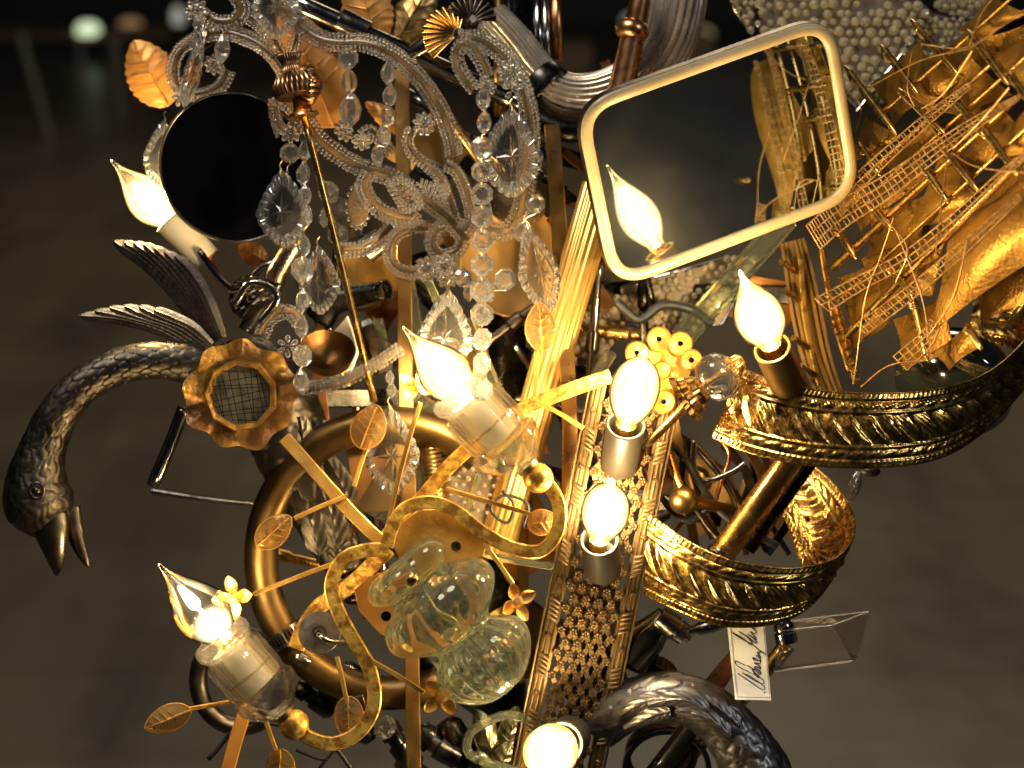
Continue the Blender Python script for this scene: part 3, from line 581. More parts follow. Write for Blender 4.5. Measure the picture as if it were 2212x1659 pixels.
# ------------------------------------------------------------------ pressed brass bands
def relief(s, v):
    a = min(v, 1-v); q = math.sin; h = 0.0
    if a < .09: h = 1.5*abs(q(math.pi*(s/11+v*6)))+1.2
    elif a < .115: h = -1.2
    elif a < .235:
        w = (a-.115)/.12; ph = s/34+(w if v < .5 else -w)*.9; h = 2.4*abs(q(math.pi*ph))**.6*math.sin(math.pi*w)+.9*q(s*1.3+w*9)*math.sin(math.pi*w)
    elif a < .29: h = 1.5*abs(math.cos((a-.235)/.055*math.pi*2))
    else:
        w = (v-.29)/.42; ph = (s/43-w*1.15+.18*math.sin(w*math.pi)) % 1; r = ph/.66 if ph < .66 else (1-ph)/.34
        h = 6.5*r**1.4*math.sin(math.pi*min(max(w, .02), .98))**.5+1.0*q(s*.9)*q(w*37+s*.35)-1.5
    return h
def band(label, top, bot, mat, z0, dv=58, flip=1):
    t = thing('brass_band', label, 'brass band', z0); A = resample(spline(top, 16), 1.0); n = int(len(A)/2.4)
    A = spline(top, 40); B = spline(bot, 40); A = A[np.linspace(0, len(A)-1, n).astype(int)]; B = B[np.linspace(0, len(B)-1, n).astype(int)]
    s = np.r_[0, np.cumsum(np.linalg.norm(np.diff((A+B)/2, axis=0), axis=1))]; vv = np.linspace(0, 1, dv)
    P = np.zeros((n, dv, 3)); bow = 5*np.sin(np.pi*vv)
    for i in range(n):
        a, b = W(*A[i]), W(*B[i]); P[i] = a+(b-a)*vv[:, None]
    du = np.gradient(P, axis=0); dw = np.gradient(P, axis=1); N = np.cross(du, dw); N /= np.linalg.norm(N, axis=2)[..., None]+1e-12
    if np.dot(N[n//4, dv//2], BZ) < 0: N = -N
    H = np.array([[relief(s[i], v) for v in vv] for i in range(n)])+bow; px = U*.95
    out = P+N*(H*px)[..., None]; inn = out-N*(3.0*px)
    V = np.concatenate([out.reshape(-1, 3), inn.reshape(-1, 3)]); m = n*dv; F = []
    for i in range(n-1):
        for j in range(dv-1):
            q = (i*dv+j, (i+1)*dv+j, (i+1)*dv+j+1, i*dv+j+1); F.append(q); F.append(tuple(x+m for x in q[::-1]))
        for j in (0, dv-1): F.append((i*dv+j, (i+1)*dv+j, (i+1)*dv+j+m, i*dv+j+m))
    for i in (0, n-1): F += [(i*dv+j, i*dv+j+1, i*dv+j+1+m, i*dv+j+m) for j in range(dv-1)]
    part('pressed_strip', (V, F), mat, t, 180)
    for e, nm in ((A, 'rolled_edge'), (B, 'rolled_edge')):
        part(nm, sweep(Wn(e[::4])+0*BZ, circ(6, 1.6*U)), mat, t, 180)
    return t
band('upper pressed brass band curving to the right edge below the model ship', [(1608, 798, 200), (1680, 825, 250), (1780, 845, 280), (1900, 850, 285), (2020, 842, 250), (2120, 812, 180), (2200, 750, 80), (2248, 670, -40), (2240, 590, -130), (2190, 560, -190), (2120, 560, -220)],
     [(1538, 945, 215), (1620, 978, 270), (1750, 1005, 305), (1900, 1010, 310), (2030, 990, 270), (2130, 930, 195), (2205, 850, 90), (2262, 790, -40), (2225, 765, -130), (2160, 745, -190), (2090, 735, -220)], BRASS_BAND, (1900, 1010, 300))
band('lower pressed brass band curled into a loop above the white tag', [(1402, 1108, 150), (1480, 1165, 210), (1580, 1211, 240), (1700, 1228, 235), (1790, 1213, 195), (1836, 1175, 140), (1846, 1125, 85), (1825, 1075, 30), (1785, 1030, -20), (1735, 990, -60)],
     [(1392, 1285, 170), (1450, 1312, 215), (1550, 1350, 250), (1650, 1352, 248), (1730, 1325, 215), (1785, 1268, 160), (1778, 1240, 90), (1735, 1222, 30), (1700, 1130, -20), (1650, 1045, -60)], BRASS_BAND, (1600, 1340, 240))

# ------------------------------------------------------------------ pierced brass strip
t = thing('pierced_strip', 'long pierced brass strip with a lattice of tiny flowers, carrying three bulbs', 'brass strip', (1215, 1659, 205))
SM = frame(1287, 1262, 115, -11.2, 3, 0); half = 425
STRIP = surf('strip brass', (.19, .12, .047), (.10, .062, .025), metal=.75, rough=.46, scale=60, bump=.15)
mould = np.array([(-15, -3), (-15, 8), (-11, 11), (-8, 8), (-5, 8), (-3, 11), (0, 12), (3, 11), (5, 8), (8, 8), (11, 11), (15, 8), (15, -3)])
def loc_sweep(pts, sec, M=SM, **k):
    P = np.array(pts, float) @ M[:3, :3].T+M[:3, 3]; s = np.linalg.norm(M[:3, 0]); return sweep(P, np.asarray(sec)*s, normal=M[:3, 2]/s, **k)
for sx in (-1, 1):
    r_ = part('side_rail', loc_sweep([(sx*80, y, 0) for y in np.linspace(-half, half, 40)], mould*np.array([.8, .8])), STRIP, t, 35)
    part('lip', loc_sweep([(sx*97, y, -2) for y in (-half, half)], rect(5, 12)), STRIP, r_)
    part('web', loc_sweep([(sx*66, y, -3) for y in (-half, half)], rect(10, 4)), STRIP, r_)
boss = mesh_of('boss', (lambda v, f: (v[:, [0, 2, 1]], [q[::-1] for q in f]))(*lathe([(9, 6), (13, 6.5), (14.5, 5), (13, 3.5), (14, 1.5), (14.5, .1)], 14)), STRIP)
curl = mesh_of('acanthus_curl', gridgeo(lambda u, v: ((u-.5)*22, (v-.5)*9+8*(u-.5), 12+4*math.sin(math.pi*v)*math.sin(math.pi*u)), 7, 6, thick=5), STRIP, 60)
for sx in (-1, 1):
    for k in range(7): piece('boss', boss, SM @ np.array(Matrix.Translation((sx*80, -380+k*125, -2))), t)
    for k in range(6):
        for j in range(5): piece('acanthus_curl', curl, SM @ np.array(Matrix.Translation((sx*79, -338+k*125+j*10, -2))) @ np.array(Matrix.Scale(sx, 4, (1, 0, 0))), t)
# one little six-petal flower, copied over the lattice
pet = [xf(_bs, np.array(Matrix.Translation((math.cos(a)*6.2, math.sin(a)*6.2, 4)) @ Matrix.Diagonal((4.3, 4.3, 3.2, 1)))) for a in np.linspace(0, 2*math.pi, 6, endpoint=False)]+[xf(_bs, np.array(Matrix.Translation((0, 0, 5)) @ Matrix.Diagonal((3.2, 3.2, 3.4, 1))))]
fm = mesh_of('lattice_flower', cat(*pet), STRIP, 180); bars_ = []
rows = np.arange(-half+14, half-10, 25.0)
for i, y in enumerate(rows):
    xs = (-54, -27, 0, 27, 54) if i % 2 == 0 else (-40.5, -13.5, 13.5, 40.5)
    for x in xs:
        piece('lattice_flower', fm, SM @ np.array(Matrix.Translation((x, y, 0))) @ np.array(Matrix.Rotation(random.random(), 4, 'Z')), t)
        for dx in (-13.5, 13.5):
            if i+1 < len(rows) and abs(x+dx) < 62: bars_.append(loc_sweep([(x, y, 0), (x+dx, y+25, 0)], rect(12, 5)))
    if i % 2 == 0:
        for sx in (-1, 1): bars_.append(loc_sweep([(sx*54, y, 0), (sx*66, y, 0)], rect(8, 5)))
part('lattice', cat(*bars_), STRIP, t, 0, kind='stuff')

# behind the lattice: copper sheet and shells of pressed glass
solo('copper_sheet', xf(slab([(-50, -60), (45, -75), (60, 30), (20, 90), (-45, 70)], 6, 2), frame(1280, 1330, 40, -15)), COPPER, 'bent copper sheet glimpsed through the upper lattice', 'copper sheet')
for i, (x, y) in enumerate(((1285, 1430), (1255, 1480), (1270, 1540))):
    solo('glass_shell', xf(gridgeo(lambda u, v: ((v-.5)*2*45*math.sin(math.pi*(.15+.7*u)), (u-.5)*80, 12*abs(math.sin(v*math.pi*9))), 12, 73, thick=6), frame(x, y, 50-i*10, 20*i)), surf('dark shell glass %d' % i, (.16, .14, .11), (.06, .05, .04), metal=.5, rough=.25, scale=60), ('fluted dark shell behind the lattice, upper of three', 'fluted dark shell behind the lattice, middle of three', 'fluted dark shell behind the lattice, lowest of three')[i], 'shell', 'dark shells behind the lattice')

# ------------------------------------------------------------------ swans
def plumage(s, th, m=8, row=34):
    best = -1.0
    for j in (0, 1):
        k = math.floor(s/row)-j; f = (s/row-k)/1.55; a = (th*m/(2*math.pi)+.5*(k % 2)) % 1-.5
        if f <= 1-.55*(2*a)**2: best = max(best, f*.8+.35*(1-(2*a)**2)+.08*math.sin((f*9+abs(a)*16)*2.2))
    return max(best, 0)
def shag(s, th, m=22, row=24):
    a = th*m/(2*math.pi)+.35*math.sin(s/9.0+3*math.sin(th*3)); k = math.floor(a); f = ((s/52+.37*(k % 3)+.2*math.sin(k*2.3)) % 1); q = a-k-.5
    return max(0, 1-(2*q)**2)**.7*(.15+1.1*math.sin(math.pi*f)**.6)
def feathered(pts, n=110, sm=34, amp=2.4, m=11, row=23, mode=None, squash=1.0):
    P = np.asarray(pts, float); Q = spline(P, sm); w = Wn(Q[:, :3]); N = len(Q)
    s = np.r_[0, np.cumsum(np.linalg.norm(np.diff(Q[:, :3], axis=0), axis=1))]
    T = np.gradient(w, axis=0); T /= np.linalg.norm(T, axis=1)[:, None]; V = np.zeros((N, n, 3))
    for i in range(N):
        t_ = T[i]; z = BZ-t_*np.dot(BZ, t_); z /= np.linalg.norm(z); x = np.cross(t_, z); px = S(Q[i, 2]); wgt = mode(s[i]/s[-1]) if mode else 0
        for j in range(n):
            th = 2*math.pi*j/n; h = (plumage(s[i], th, m, row)*(1-wgt)+shag(s[i], th)*wgt)*amp*min(1, Q[i, 3]/30)
            V[i, j] = w[i]+(x*math.cos(th)+z*math.sin(th)*squash)*(Q[i, 3]+h)*px
    F = [(i*n+j, i*n+(j+1) % n, (i+1)*n+(j+1) % n, (i+1)*n+j) for i in range(N-1) for j in range(n)]
    F += [tuple(range(n))[::-1], tuple((N-1)*n+j for j in range(n))]; return (V.reshape(-1, 3), F)
def plume(pts, w, mat, t, name='feather', curve=6):
    Q = spline(np.asarray(pts, float), 12); P = Wn(Q); N = len(P); T = np.gradient(P, axis=0); T /= np.linalg.norm(T, axis=1)[:, None]; m = 13; V = np.zeros((N, m, 3))
    for i in range(N):
        u = i/(N-1); z = BZ-T[i]*np.dot(BZ, T[i]); z /= np.linalg.norm(z); x = np.cross(T[i], z); px = S(Q[i, 2]); hw = w/2*(.35+.65*math.sin(math.pi*min(1, .1+u*.62)))*(1 if u < .86 else math.sqrt(max(0.02, 1-((u-.86)/.14)**2)))
        for j in range(m):
            q = 2*j/(m-1)-1; V[i, j] = P[i]+x*q*hw*px+z*px*(curve*(1-q*q)+(3 if abs(q) < .1 else 0)+1.1*math.sin((u*38-abs(q)*3)*3.14))
    g = V.reshape(-1, 3); k = len(g); F = [(i*m+j, (i+1)*m+j, (i+1)*m+j+1, i*m+j+1) for i in range(N-1) for j in range(m-1)]
    b = g-BZ*4*U; edge = [i*m for i in range(N)]+[(N-1)*m+j for j in range(1, m)]+[i*m+m-1 for i in range(N-2, -1, -1)]+[j for j in range(m-2, 0, -1)]
    F = F+[tuple(x+k for x in f[::-1]) for f in F]+[(edge[i], edge[(i+1) % len(edge)], edge[(i+1) % len(edge)]+k, edge[i]+k) for i in range(len(edge))]
    return part(name, (np.concatenate([g, b]), F), mat, t, 60)
SWAN = surf('antique silvered bronze', (.125, .104, .080), (.055, .046, .037), rough=.44, scale=55, bump=.12)
t = thing('swan_figure', 'dark bronze swan with arched neck and open bill at the left edge', 'swan', (720, 1230, -35))
part('body', cat(feathered([(480, 810, -30, 58), (430, 788, -5, 48), (352, 778, 15, 40), (280, 785, 30, 38), (215, 810, 42, 38), (160, 850, 48, 40), (120, 905, 50, 43), (94, 965, 48, 47), (80, 1025, 45, 60), (82, 1075, 42, 72), (94, 1110, 40, 66), (104, 1138, 40, 44), (110, 1155, 40, 24)], mode=lambda u: min(1, max(0, (u-.52)*7))),
                 feathered([(480, 800, -40, 50), (545, 800, -75, 70), (595, 870, -70, 86), (640, 985, -60, 80), (690, 1095, -50, 64), (738, 1205, -45, 44), (748, 1228, -45, 38)], m=10, row=34, amp=5)), SWAN, t, 50)
part('upper_bill', tube([(106, 1118, 58, 40), (112, 1150, 62, 37), (118, 1190, 66, 26), (122, 1222, 62, 15), (122, 1243, 56, 4)], 1, 20, 8) if False else (lambda P: sweep(Wn(spline(P[:, :3], 8)), circ(20, 1, .62), scale=spline(P[:, 3:], 8)[:, 0]*U))(np.array([(106, 1112, 62, 40), (112, 1150, 66, 37), (118, 1190, 68, 25), (122, 1222, 64, 14), (122, 1243, 58, 4)], float)), surf('bill bronze', (.20, .16, .12), (.12, .095, .07), rough=.30, scale=40), t, 180)
part('lower_bill', (lambda P: sweep(Wn(spline(P[:, :3], 8)), circ(16, 1, .55), scale=spline(P[:, 3:], 8)[:, 0]*U))(np.array([(148, 1096, 24, 26), (158, 1138, 28, 20), (170, 1178, 30, 15), (184, 1210, 32, 9), (190, 1224, 32, 3)], float)), BRONZE, t, 180)
e = part('eye_ring', tube([(80+15*math.cos(a), 1060+17*math.sin(a), 113) for a in np.linspace(0, 2*math.pi, 10, endpoint=False)], 4, 8, 4, closed=True), SWAN, t, 180); part('eye', ball(80, 1060, 113, 9, 14, 9), BRONZE, e, 180)
WINGDARK = surf('dull dark bronze', (.15, .125, .098), (.075, .062, .05), rough=.48, scale=60, bump=.3, bscale=500)
WINGPALE = surf('pale bronze', (.40, .325, .23), (.24, .19, .13), rough=.46, scale=60, bump=.3, bscale=500)
for k in range(7):                       # the raised wing: a fan of slim overlapping feathers
    u = k/6; plume([(452+30*u, 748-18*u, -22+22*u), (388+62*u, 645+8*u, -36+28*u), (322+92*u, 572+20*u, -54+36*u), (246+132*u, 520+34*u-10*math.sin(math.pi*u), -72+44*u)], 34, WINGDARK, t, curve=4)
for k in range(6):                       # the lower tail fan, in a paler bronze
    u = k/5; plume([(438+20*u, 768-24*u, 6+16*u), (350+68*u, 716-8*u, -6+20*u), (262+112*u, 690-4*u, -20+28*u), (172+160*u, 682-22*math.sin(math.pi*u*.8), -34+36*u)], 26, WINGPALE, t, curve=3.5)
for a in ([(650, 900, 10), (655, 960, 12), (640, 1010, 8)], [(690, 1050, 12), (720, 1120, 14), (728, 1190, 8)], [(640, 1050, 12), (672, 1120, 16), (690, 1200, 8)], [(700, 905, -2), (690, 960, 4), (668, 1010, 6)], [(705, 985, 0), (735, 1040, 4), (758, 1090, 0)]):
    plume(a, 52, SWAN, t, 'back_feather')
for k in range(3): part('foot_ring', tube([(752+k*16+math.cos(a)*34, 1232+k*22+math.sin(a)*15-math.cos(a)*14, -40+20*math.sin(a)) for a in np.linspace(0, 2*math.pi, 12, endpoint=False)], 10, 10, 4, closed=True), DARKMETAL, t, 180)

SWAN2 = surf('blue grey bronze', (.22, .20, .185), (.11, .10, .095), rough=.40, scale=55, bump=.1)
t = thing('swan_neck', 'grey bronze swan neck arching at the bottom right below the tag', 'swan', (1690, 1659, 120))
part('neck', feathered([(1290, 1570, 60, 50), (1345, 1530, 80, 52), (1420, 1505, 100, 51), (1490, 1514, 110, 53), (1552, 1552, 115, 56), (1600, 1608, 115, 63), (1634, 1672, 112, 74), (1650, 1745, 110, 84)], amp=3, m=8, row=44, mode=lambda u: min(1, max(0, (u-.50)*5))), SWAN2, t, 50)
for a in ([(1340, 1545, 132), (1400, 1512, 155), (1470, 1505, 168)], [(1400, 1520, 158), (1470, 1510, 172), (1535, 1535, 176)], [(1350, 1575, 125), (1410, 1545, 148), (1450, 1535, 160)], [(1460, 1530, 168), (1530, 1552, 178), (1580, 1590, 180)], [(1520, 1510, 160), (1560, 1535, 166), (1600, 1570, 168)]): plume(a, 34, SWAN2, t, 'neck_feather')

# ------------------------------------------------------------------ black disc
t = thing('black_disc', 'large round black disc with a thin steel rim at the upper left', 'disc', (505, 522, -20)); M = frame(506, 362, 20, 0, 0, 22) @ np.array([[1, 0, 0, 0], [0, 0, -1, 0], [0, 1, 0, 0], [0, 0, 0, 1.]])
part('face', xf(lathe([(-6, .1), (-6, 157), (4, 157), (6, 150), (6, .1)], 96), M), BLACKMATT, t)
part('rim', xf(lathe([(-9, 157.5), (-9, 162), (6, 162), (8, 160), (7, 157.5)], 96), M), STEEL, t)

# ------------------------------------------------------------------ white tag with a handwritten signature
t = thing('tag', 'white card tag with black handwriting hanging under the lower brass band', 'tag', (1627, 1512, 170))
TC = [(1570, 1345), (1651, 1340), (1666, 1513), (1588, 1511)]
def tagp(x, y, off=0.0): return W(x, y, 165+off+16*((y-1430)/90)**2+.10*(x-1620))
tq = [[np.array(TC[0])*(1-a)*(1-b)+np.array(TC[1])*b*(1-a)+np.array(TC[2])*a*b+np.array(TC[3])*a*(1-b) for b in np.linspace(0, 1, 6)] for a in np.linspace(0, 1, 14)]
V = [tagp(*p) for r in tq for p in r]; V += [tagp(*p, -2) for r in tq for p in r]
Fq = [(i*6+j, i*6+j+1, (i+1)*6+j+1, (i+1)*6+j) for i in range(13) for j in range(5)]; ed = [j for j in range(6)]+[i*6+5 for i in range(1, 14)]+[78+j for j in range(4, -1, -1)]+[i*6 for i in range(12, 0, -1)]
part('card', (np.array(V), Fq+[tuple(x+84 for x in f[::-1]) for f in Fq]+[(ed[i], ed[(i+1) % len(ed)], ed[(i+1) % len(ed)]+84, ed[i]+84) for i in range(len(ed))]), PAPER, t, 30)
def ink(pts, w, sm=6):
    P = np.array([(1539.6+x*.1173, 1327.2+y*.1173) for x, y in pts]); Q = spline(P, sm) if sm > 1 else P
    return sweep(np.array([tagp(x, y, .6) for x, y in Q]), rect(w*U, .5*U, .1*U), normal=BZ)
strokes = [([(460, 1090), (600, 1180), (760, 1290), (880, 1370), (945, 1388), (955, 1350), (870, 1265), (700, 1150), (545, 1078)], 1.5), ([(545, 1078), (700, 1180), (850, 1260), (935, 1275), (930, 1215), (820, 1140), (640, 1050), (470, 960), (415, 890), (440, 865), (600, 940)], 1.2),
           ([(630, 945), (700, 980), (770, 1090), (835, 1165), (850, 1135), (760, 1060), (730, 1000), (800, 1040), (880, 1100), (870, 1050), (765, 975), (810, 965), (882, 1000), (860, 950), (765, 890), (830, 905), (875, 895), (870, 850), (770, 845), (735, 800), (790, 815), (882, 862), (862, 800), (795, 748), (850, 785), (882, 790), (845, 735), (820, 703), (878, 700)], 1.8),
           ([(985, 745), (850, 650), (720, 550), (600, 490), (450, 400), (365, 340), (420, 365), (560, 445), (690, 550), (730, 540), (650, 430), (480, 315)], 1.6), ([(480, 315), (640, 410), (780, 520), (815, 515), (740, 430), (640, 365), (700, 400), (790, 460), (800, 440), (740, 380), (700, 320), (760, 350), (805, 330), (760, 280), (720, 245), (800, 260)], 1.7), ([(945, 1430), (965, 1450)], 3.0)]
part('handwriting', cat(*[ink(p, w) for p, w in strokes]), INK, t)
part('printed_border', cat(ink([(325+125*k/12, 170+1352*k/12) for k in range(13)]+[(1050-120*k/12, 1535-1385*k/12) for k in range(13)], .6, 1)), INK, t)
part('string', tube([(1612, 1348, 166), (1610, 1325, 180), (1614, 1300, 170)], 2, 6), IVORY, t)

# ------------------------------------------------------------------ beaded chandelier arms
BCH = thing('beaded_chandelier', 'old chandelier of curled amber glass arms edged with tiny beads', 'chandelier', (970, 600, 40))
def beaded(pts, w=15, rows=((-1, 0), (1, 0)), r=4.6, strip=True, sp=9.4, name='beaded_arm'):
    w = w*.72 if strip else w; Q = spline(np.asarray(pts, float), 14); P = Wn(Q); T = np.gradient(P, axis=0); T /= np.linalg.norm(T, axis=1)[:, None]
    a = part(name, sweep(P, rect(w, 9, 3.5), scale=np.array([S(q[2]) for q in Q]), normal=BZ), SHELLBROWN, BCH, 50) if strip else None
    C = []; R = []
    for side, lift in rows:
        L = []
        for i in range(len(P)):
            z = BZ-T[i]*np.dot(BZ, T[i]); z /= np.linalg.norm(z)+1e-9; x = np.cross(T[i], z); px = S(Q[i, 2]); L.append(P[i]+x*side*(w/2+r*.5)*px+z*(2+lift)*px)
        B = resample(np.array(L), sp*U); C.append(B+rng.normal(0, .35*U, B.shape)); R.append(rng.normal(r, .35, len(B))*U)
    bd = part('bead_row', beads(np.concatenate(C), np.concatenate(R)), BEADGLASS, a or BCH, 180, kind='stuff')
    for i in range(6, len(P)-6, 26):
        z = BZ-T[i]*np.dot(BZ, T[i]); z /= np.linalg.norm(z)+1e-9; x = np.cross(T[i], z); px = S(Q[i, 2]); q = [P[i]+(x*math.cos(k)*(w/2+1.2)+z*math.sin(k)*6.5)*px for k in np.linspace(0, 2*math.pi, 14, endpoint=False)]
        if a: part('wire_wrap', sweep(np.array(q), circ(5, .8*px), closed=True), BRONZE, a)
R3 = ((-1, 0), (1, 0), (1.9, -2)); R4 = ((-1, 0), (-1.8, -2), (1, 0), (1.8, -2))
zz = lambda L, z0, z1: [(x, y, z0+(z1-z0)*i/(len(L)-1)) for i, (x, y) in enumerate(L)]
beaded(zz([(596, -25), (622, 22), (655, 60), (692, 84), (738, 92), (784, 92), (832, 108), (882, 144), (925, 194), (957, 248), (976, 300), (981, 338)], -20, 60), 20, R4)
beaded(zz([(598, 205), (630, 228), (661, 262), (690, 302), (731, 334), (771, 357), (808, 371), (848, 384), (892, 411), (932, 441), (972, 474), (1010, 520)], 70, 60), 20, R4)
beaded(zz([(800, 377), (790, 402), (808, 437), (842, 460), (884, 470), (902, 456)], 78, 90), 22, R3)
beaded(zz([(728, 535), (760, 536), (790, 530), (820, 512), (846, 488)], 60, 50), 20, R3)
beaded(zz([(925, 494), (882, 496), (852, 520), (845, 550), (855, 574), (885, 586), (912, 580)], 70, 80), 16, R3)
beaded(zz([(1022, 195), (997, 162), (983, 125), (995, 95), (1020, 100), (1042, 130), (1058, 165)], 100, 110), 18, R3)
beaded(zz([(1000, 88), (1031, 84), (1071, 107), (1104, 141), (1127, 184), (1141, 234), (1147, 284), (1144, 350), (1134, 418), (1117, 472), (1092, 499), (1052, 495), (1020, 478)], 90, 70), 20, R4)
beaded(zz([(430, 82), (393, 110), (378, 144), (384, 180), (410, 200), (448, 198), (480, 178), (491, 150)], -60, -50), 16, R3)
beaded(zz([(432, 78), (468, 69), (508, 73), (553, 91), (588, 118), (612, 152), (618, 185)], -55, 0), 16, R4)
beaded(zz([(515, 20), (548, 42), (580, 68), (605, 105), (620, 145)], -70, -10), 13, R3)
beaded(zz([(440, 30), (470, 45), (505, 42), (520, 15), (500, -15)], -40, -30), 22, R3)
beaded(zz([(562, 722), (576, 690), (603, 671), (634, 673), (652, 700)], 90, 100), 20, R3)
beaded(zz([(655, 840), (717, 829), (765, 812), (819, 783), (868, 750)], 130, 150), 26, ((-1, 0), (1, 0), (.2, 5), (-.4, 5)), 4.6)
beaded(zz([(892, 280), (884, 305), (896, 332), (925, 355), (950, 380), (968, 420), (985, 470)], 50, 60), 14, R3)
beaded(zz([(965, 355), (985, 365), (1000, 390), (1012, 425), (1020, 470), (1000, 500)], 75, 70), 14, R3)
beaded(zz([(780, 290), (800, 280), (825, 300), (850, 330)], 60, 55), 14, R3)
beaded(zz([(960, 490), (945, 500), (935, 525), (950, 548), (985, 540), (1000, 515)], 90, 90), 16, R3)
beaded(zz([(650, 40), (640, 90), (628, 140), (622, 190)], -30, 0), 14, R3)
beaded(zz([(596, 215), (600, 255), (612, 290)], 20, 40), 14, R3)
for L in ([(910, 395), (935, 405), (955, 425), (965, 408), (955, 392)], [(842, 395), (868, 388), (892, 412), (905, 440), (880, 450), (855, 425), (842, 395)]): beaded(zz(L, 100, 100), 8, ((-1, 0), (1, 0), (0, 3)), 4.2, strip=False)

# bead rosettes
def rosette(label, x, y, z, R=27, n=8, yaw=0, tilt=0, roll=0, mat=BEADGLASS):
    t = thing('glass_rosette', label, 'rosette', (x, y, z), 'glass flower rosettes'); M = frame(x, y, z, roll, tilt, yaw)
    v, f = lathe([(-1, .05), (-.9, .3), (-.3, .85), (.25, 1), (.75, .7), (1, .05)], 8)
    pm = mesh_of('glass_petal', (v*np.array([R*.25, R*.38, R*.20]), f), mat, 60)
    for k in range(n): piece('glass_petal', pm, M @ np.array(Matrix.Rotation(2*math.pi*k/n, 4, 'Z') @ Matrix.Translation((0, R*.60, 0))), t)
    part('centre_bead', xf(ball(0, 0, 0, 1)[0:0] or (np.array(_bs[0])*R*.2+np.array([0, 0, R*.1]), _bs[1]), M), mat, t, 180)
    part('wire_loop', sweep(np.array([(math.cos(a)*R*.15, math.sin(a)*R*.15-2, R*.32) for a in np.linspace(0, 2*math.pi, 10, endpoint=False)]) @ M[:3, :3].T+M[:3, 3], circ(5, 1.0*U), closed=True), BRONZE, t)
for a in (('large clear glass rosette at the top above the biggest pendant', 1104, 156, 135, 34, 9), ('yellowish glass rosette left of the large one at the top', 1052, 186, 130, 24, 8, 20), ('clear glass rosette hanging beside the thin brass rod', 627, 286, 90, 26, 8), ('glass rosette on the wide beaded arm, left of the brass upright', 742, 283, 85, 27, 8, -30, 30),
          ('second glass rosette on the wide beaded arm, just right of its twin', 782, 306, 92, 24, 8, 10, 40), ('glass rosette right of the brass upright', 916, 268, 70, 28, 9, 25), ('glass rosette in the cluster beside the octagon chain, leftmost', 922, 582, 110, 30, 9), ('glass rosette in the cluster beside the octagon chain, middle', 962, 574, 120, 30, 9, 10), ('glass rosette in the cluster beside the octagon chain, lowest', 966, 604, 122, 24, 8, 0, 30),
          ('large glass rosette at the very top left edge of the chandelier', 424, 22, -30, 28, 8), ('glass rosette inside the left scroll', 462, 140, -45, 24, 8, 30), ('bright glass rosette above the black disc, left side', 392, 208, -30, 26, 7, 40), ('glass rosette over the gilt disc rim', 622, 748, 150, 26, 6), ('cut glass rosette under the large one at the top', 1108, 192, 138, 26, 5, 0, 15)): rosette(*a)
# oval plaque of strung beads
t = thing('bead_plaque', 'oval plaque of strung round beads under the wide beaded arm', 'ornament', (776, 490, 60)); pts = []
for rr, n in ((0, 1), (10, 6), (20, 11), (30, 16)):
    for k in range(n): a = 2*math.pi*k/n+rr; pts.append((774+math.cos(a)*rr*.82, 445+math.sin(a)*rr*1.6, 66-rr*.4))
part('bead_field', beads(Wn(pts), 5.2*U), BEADGLASS, t, 180, kind='stuff'); part('backing', ball(774, 445, 58, 30, 20, 12, (.8, 1.45, .2)), SHELLBROWN, t, 180)

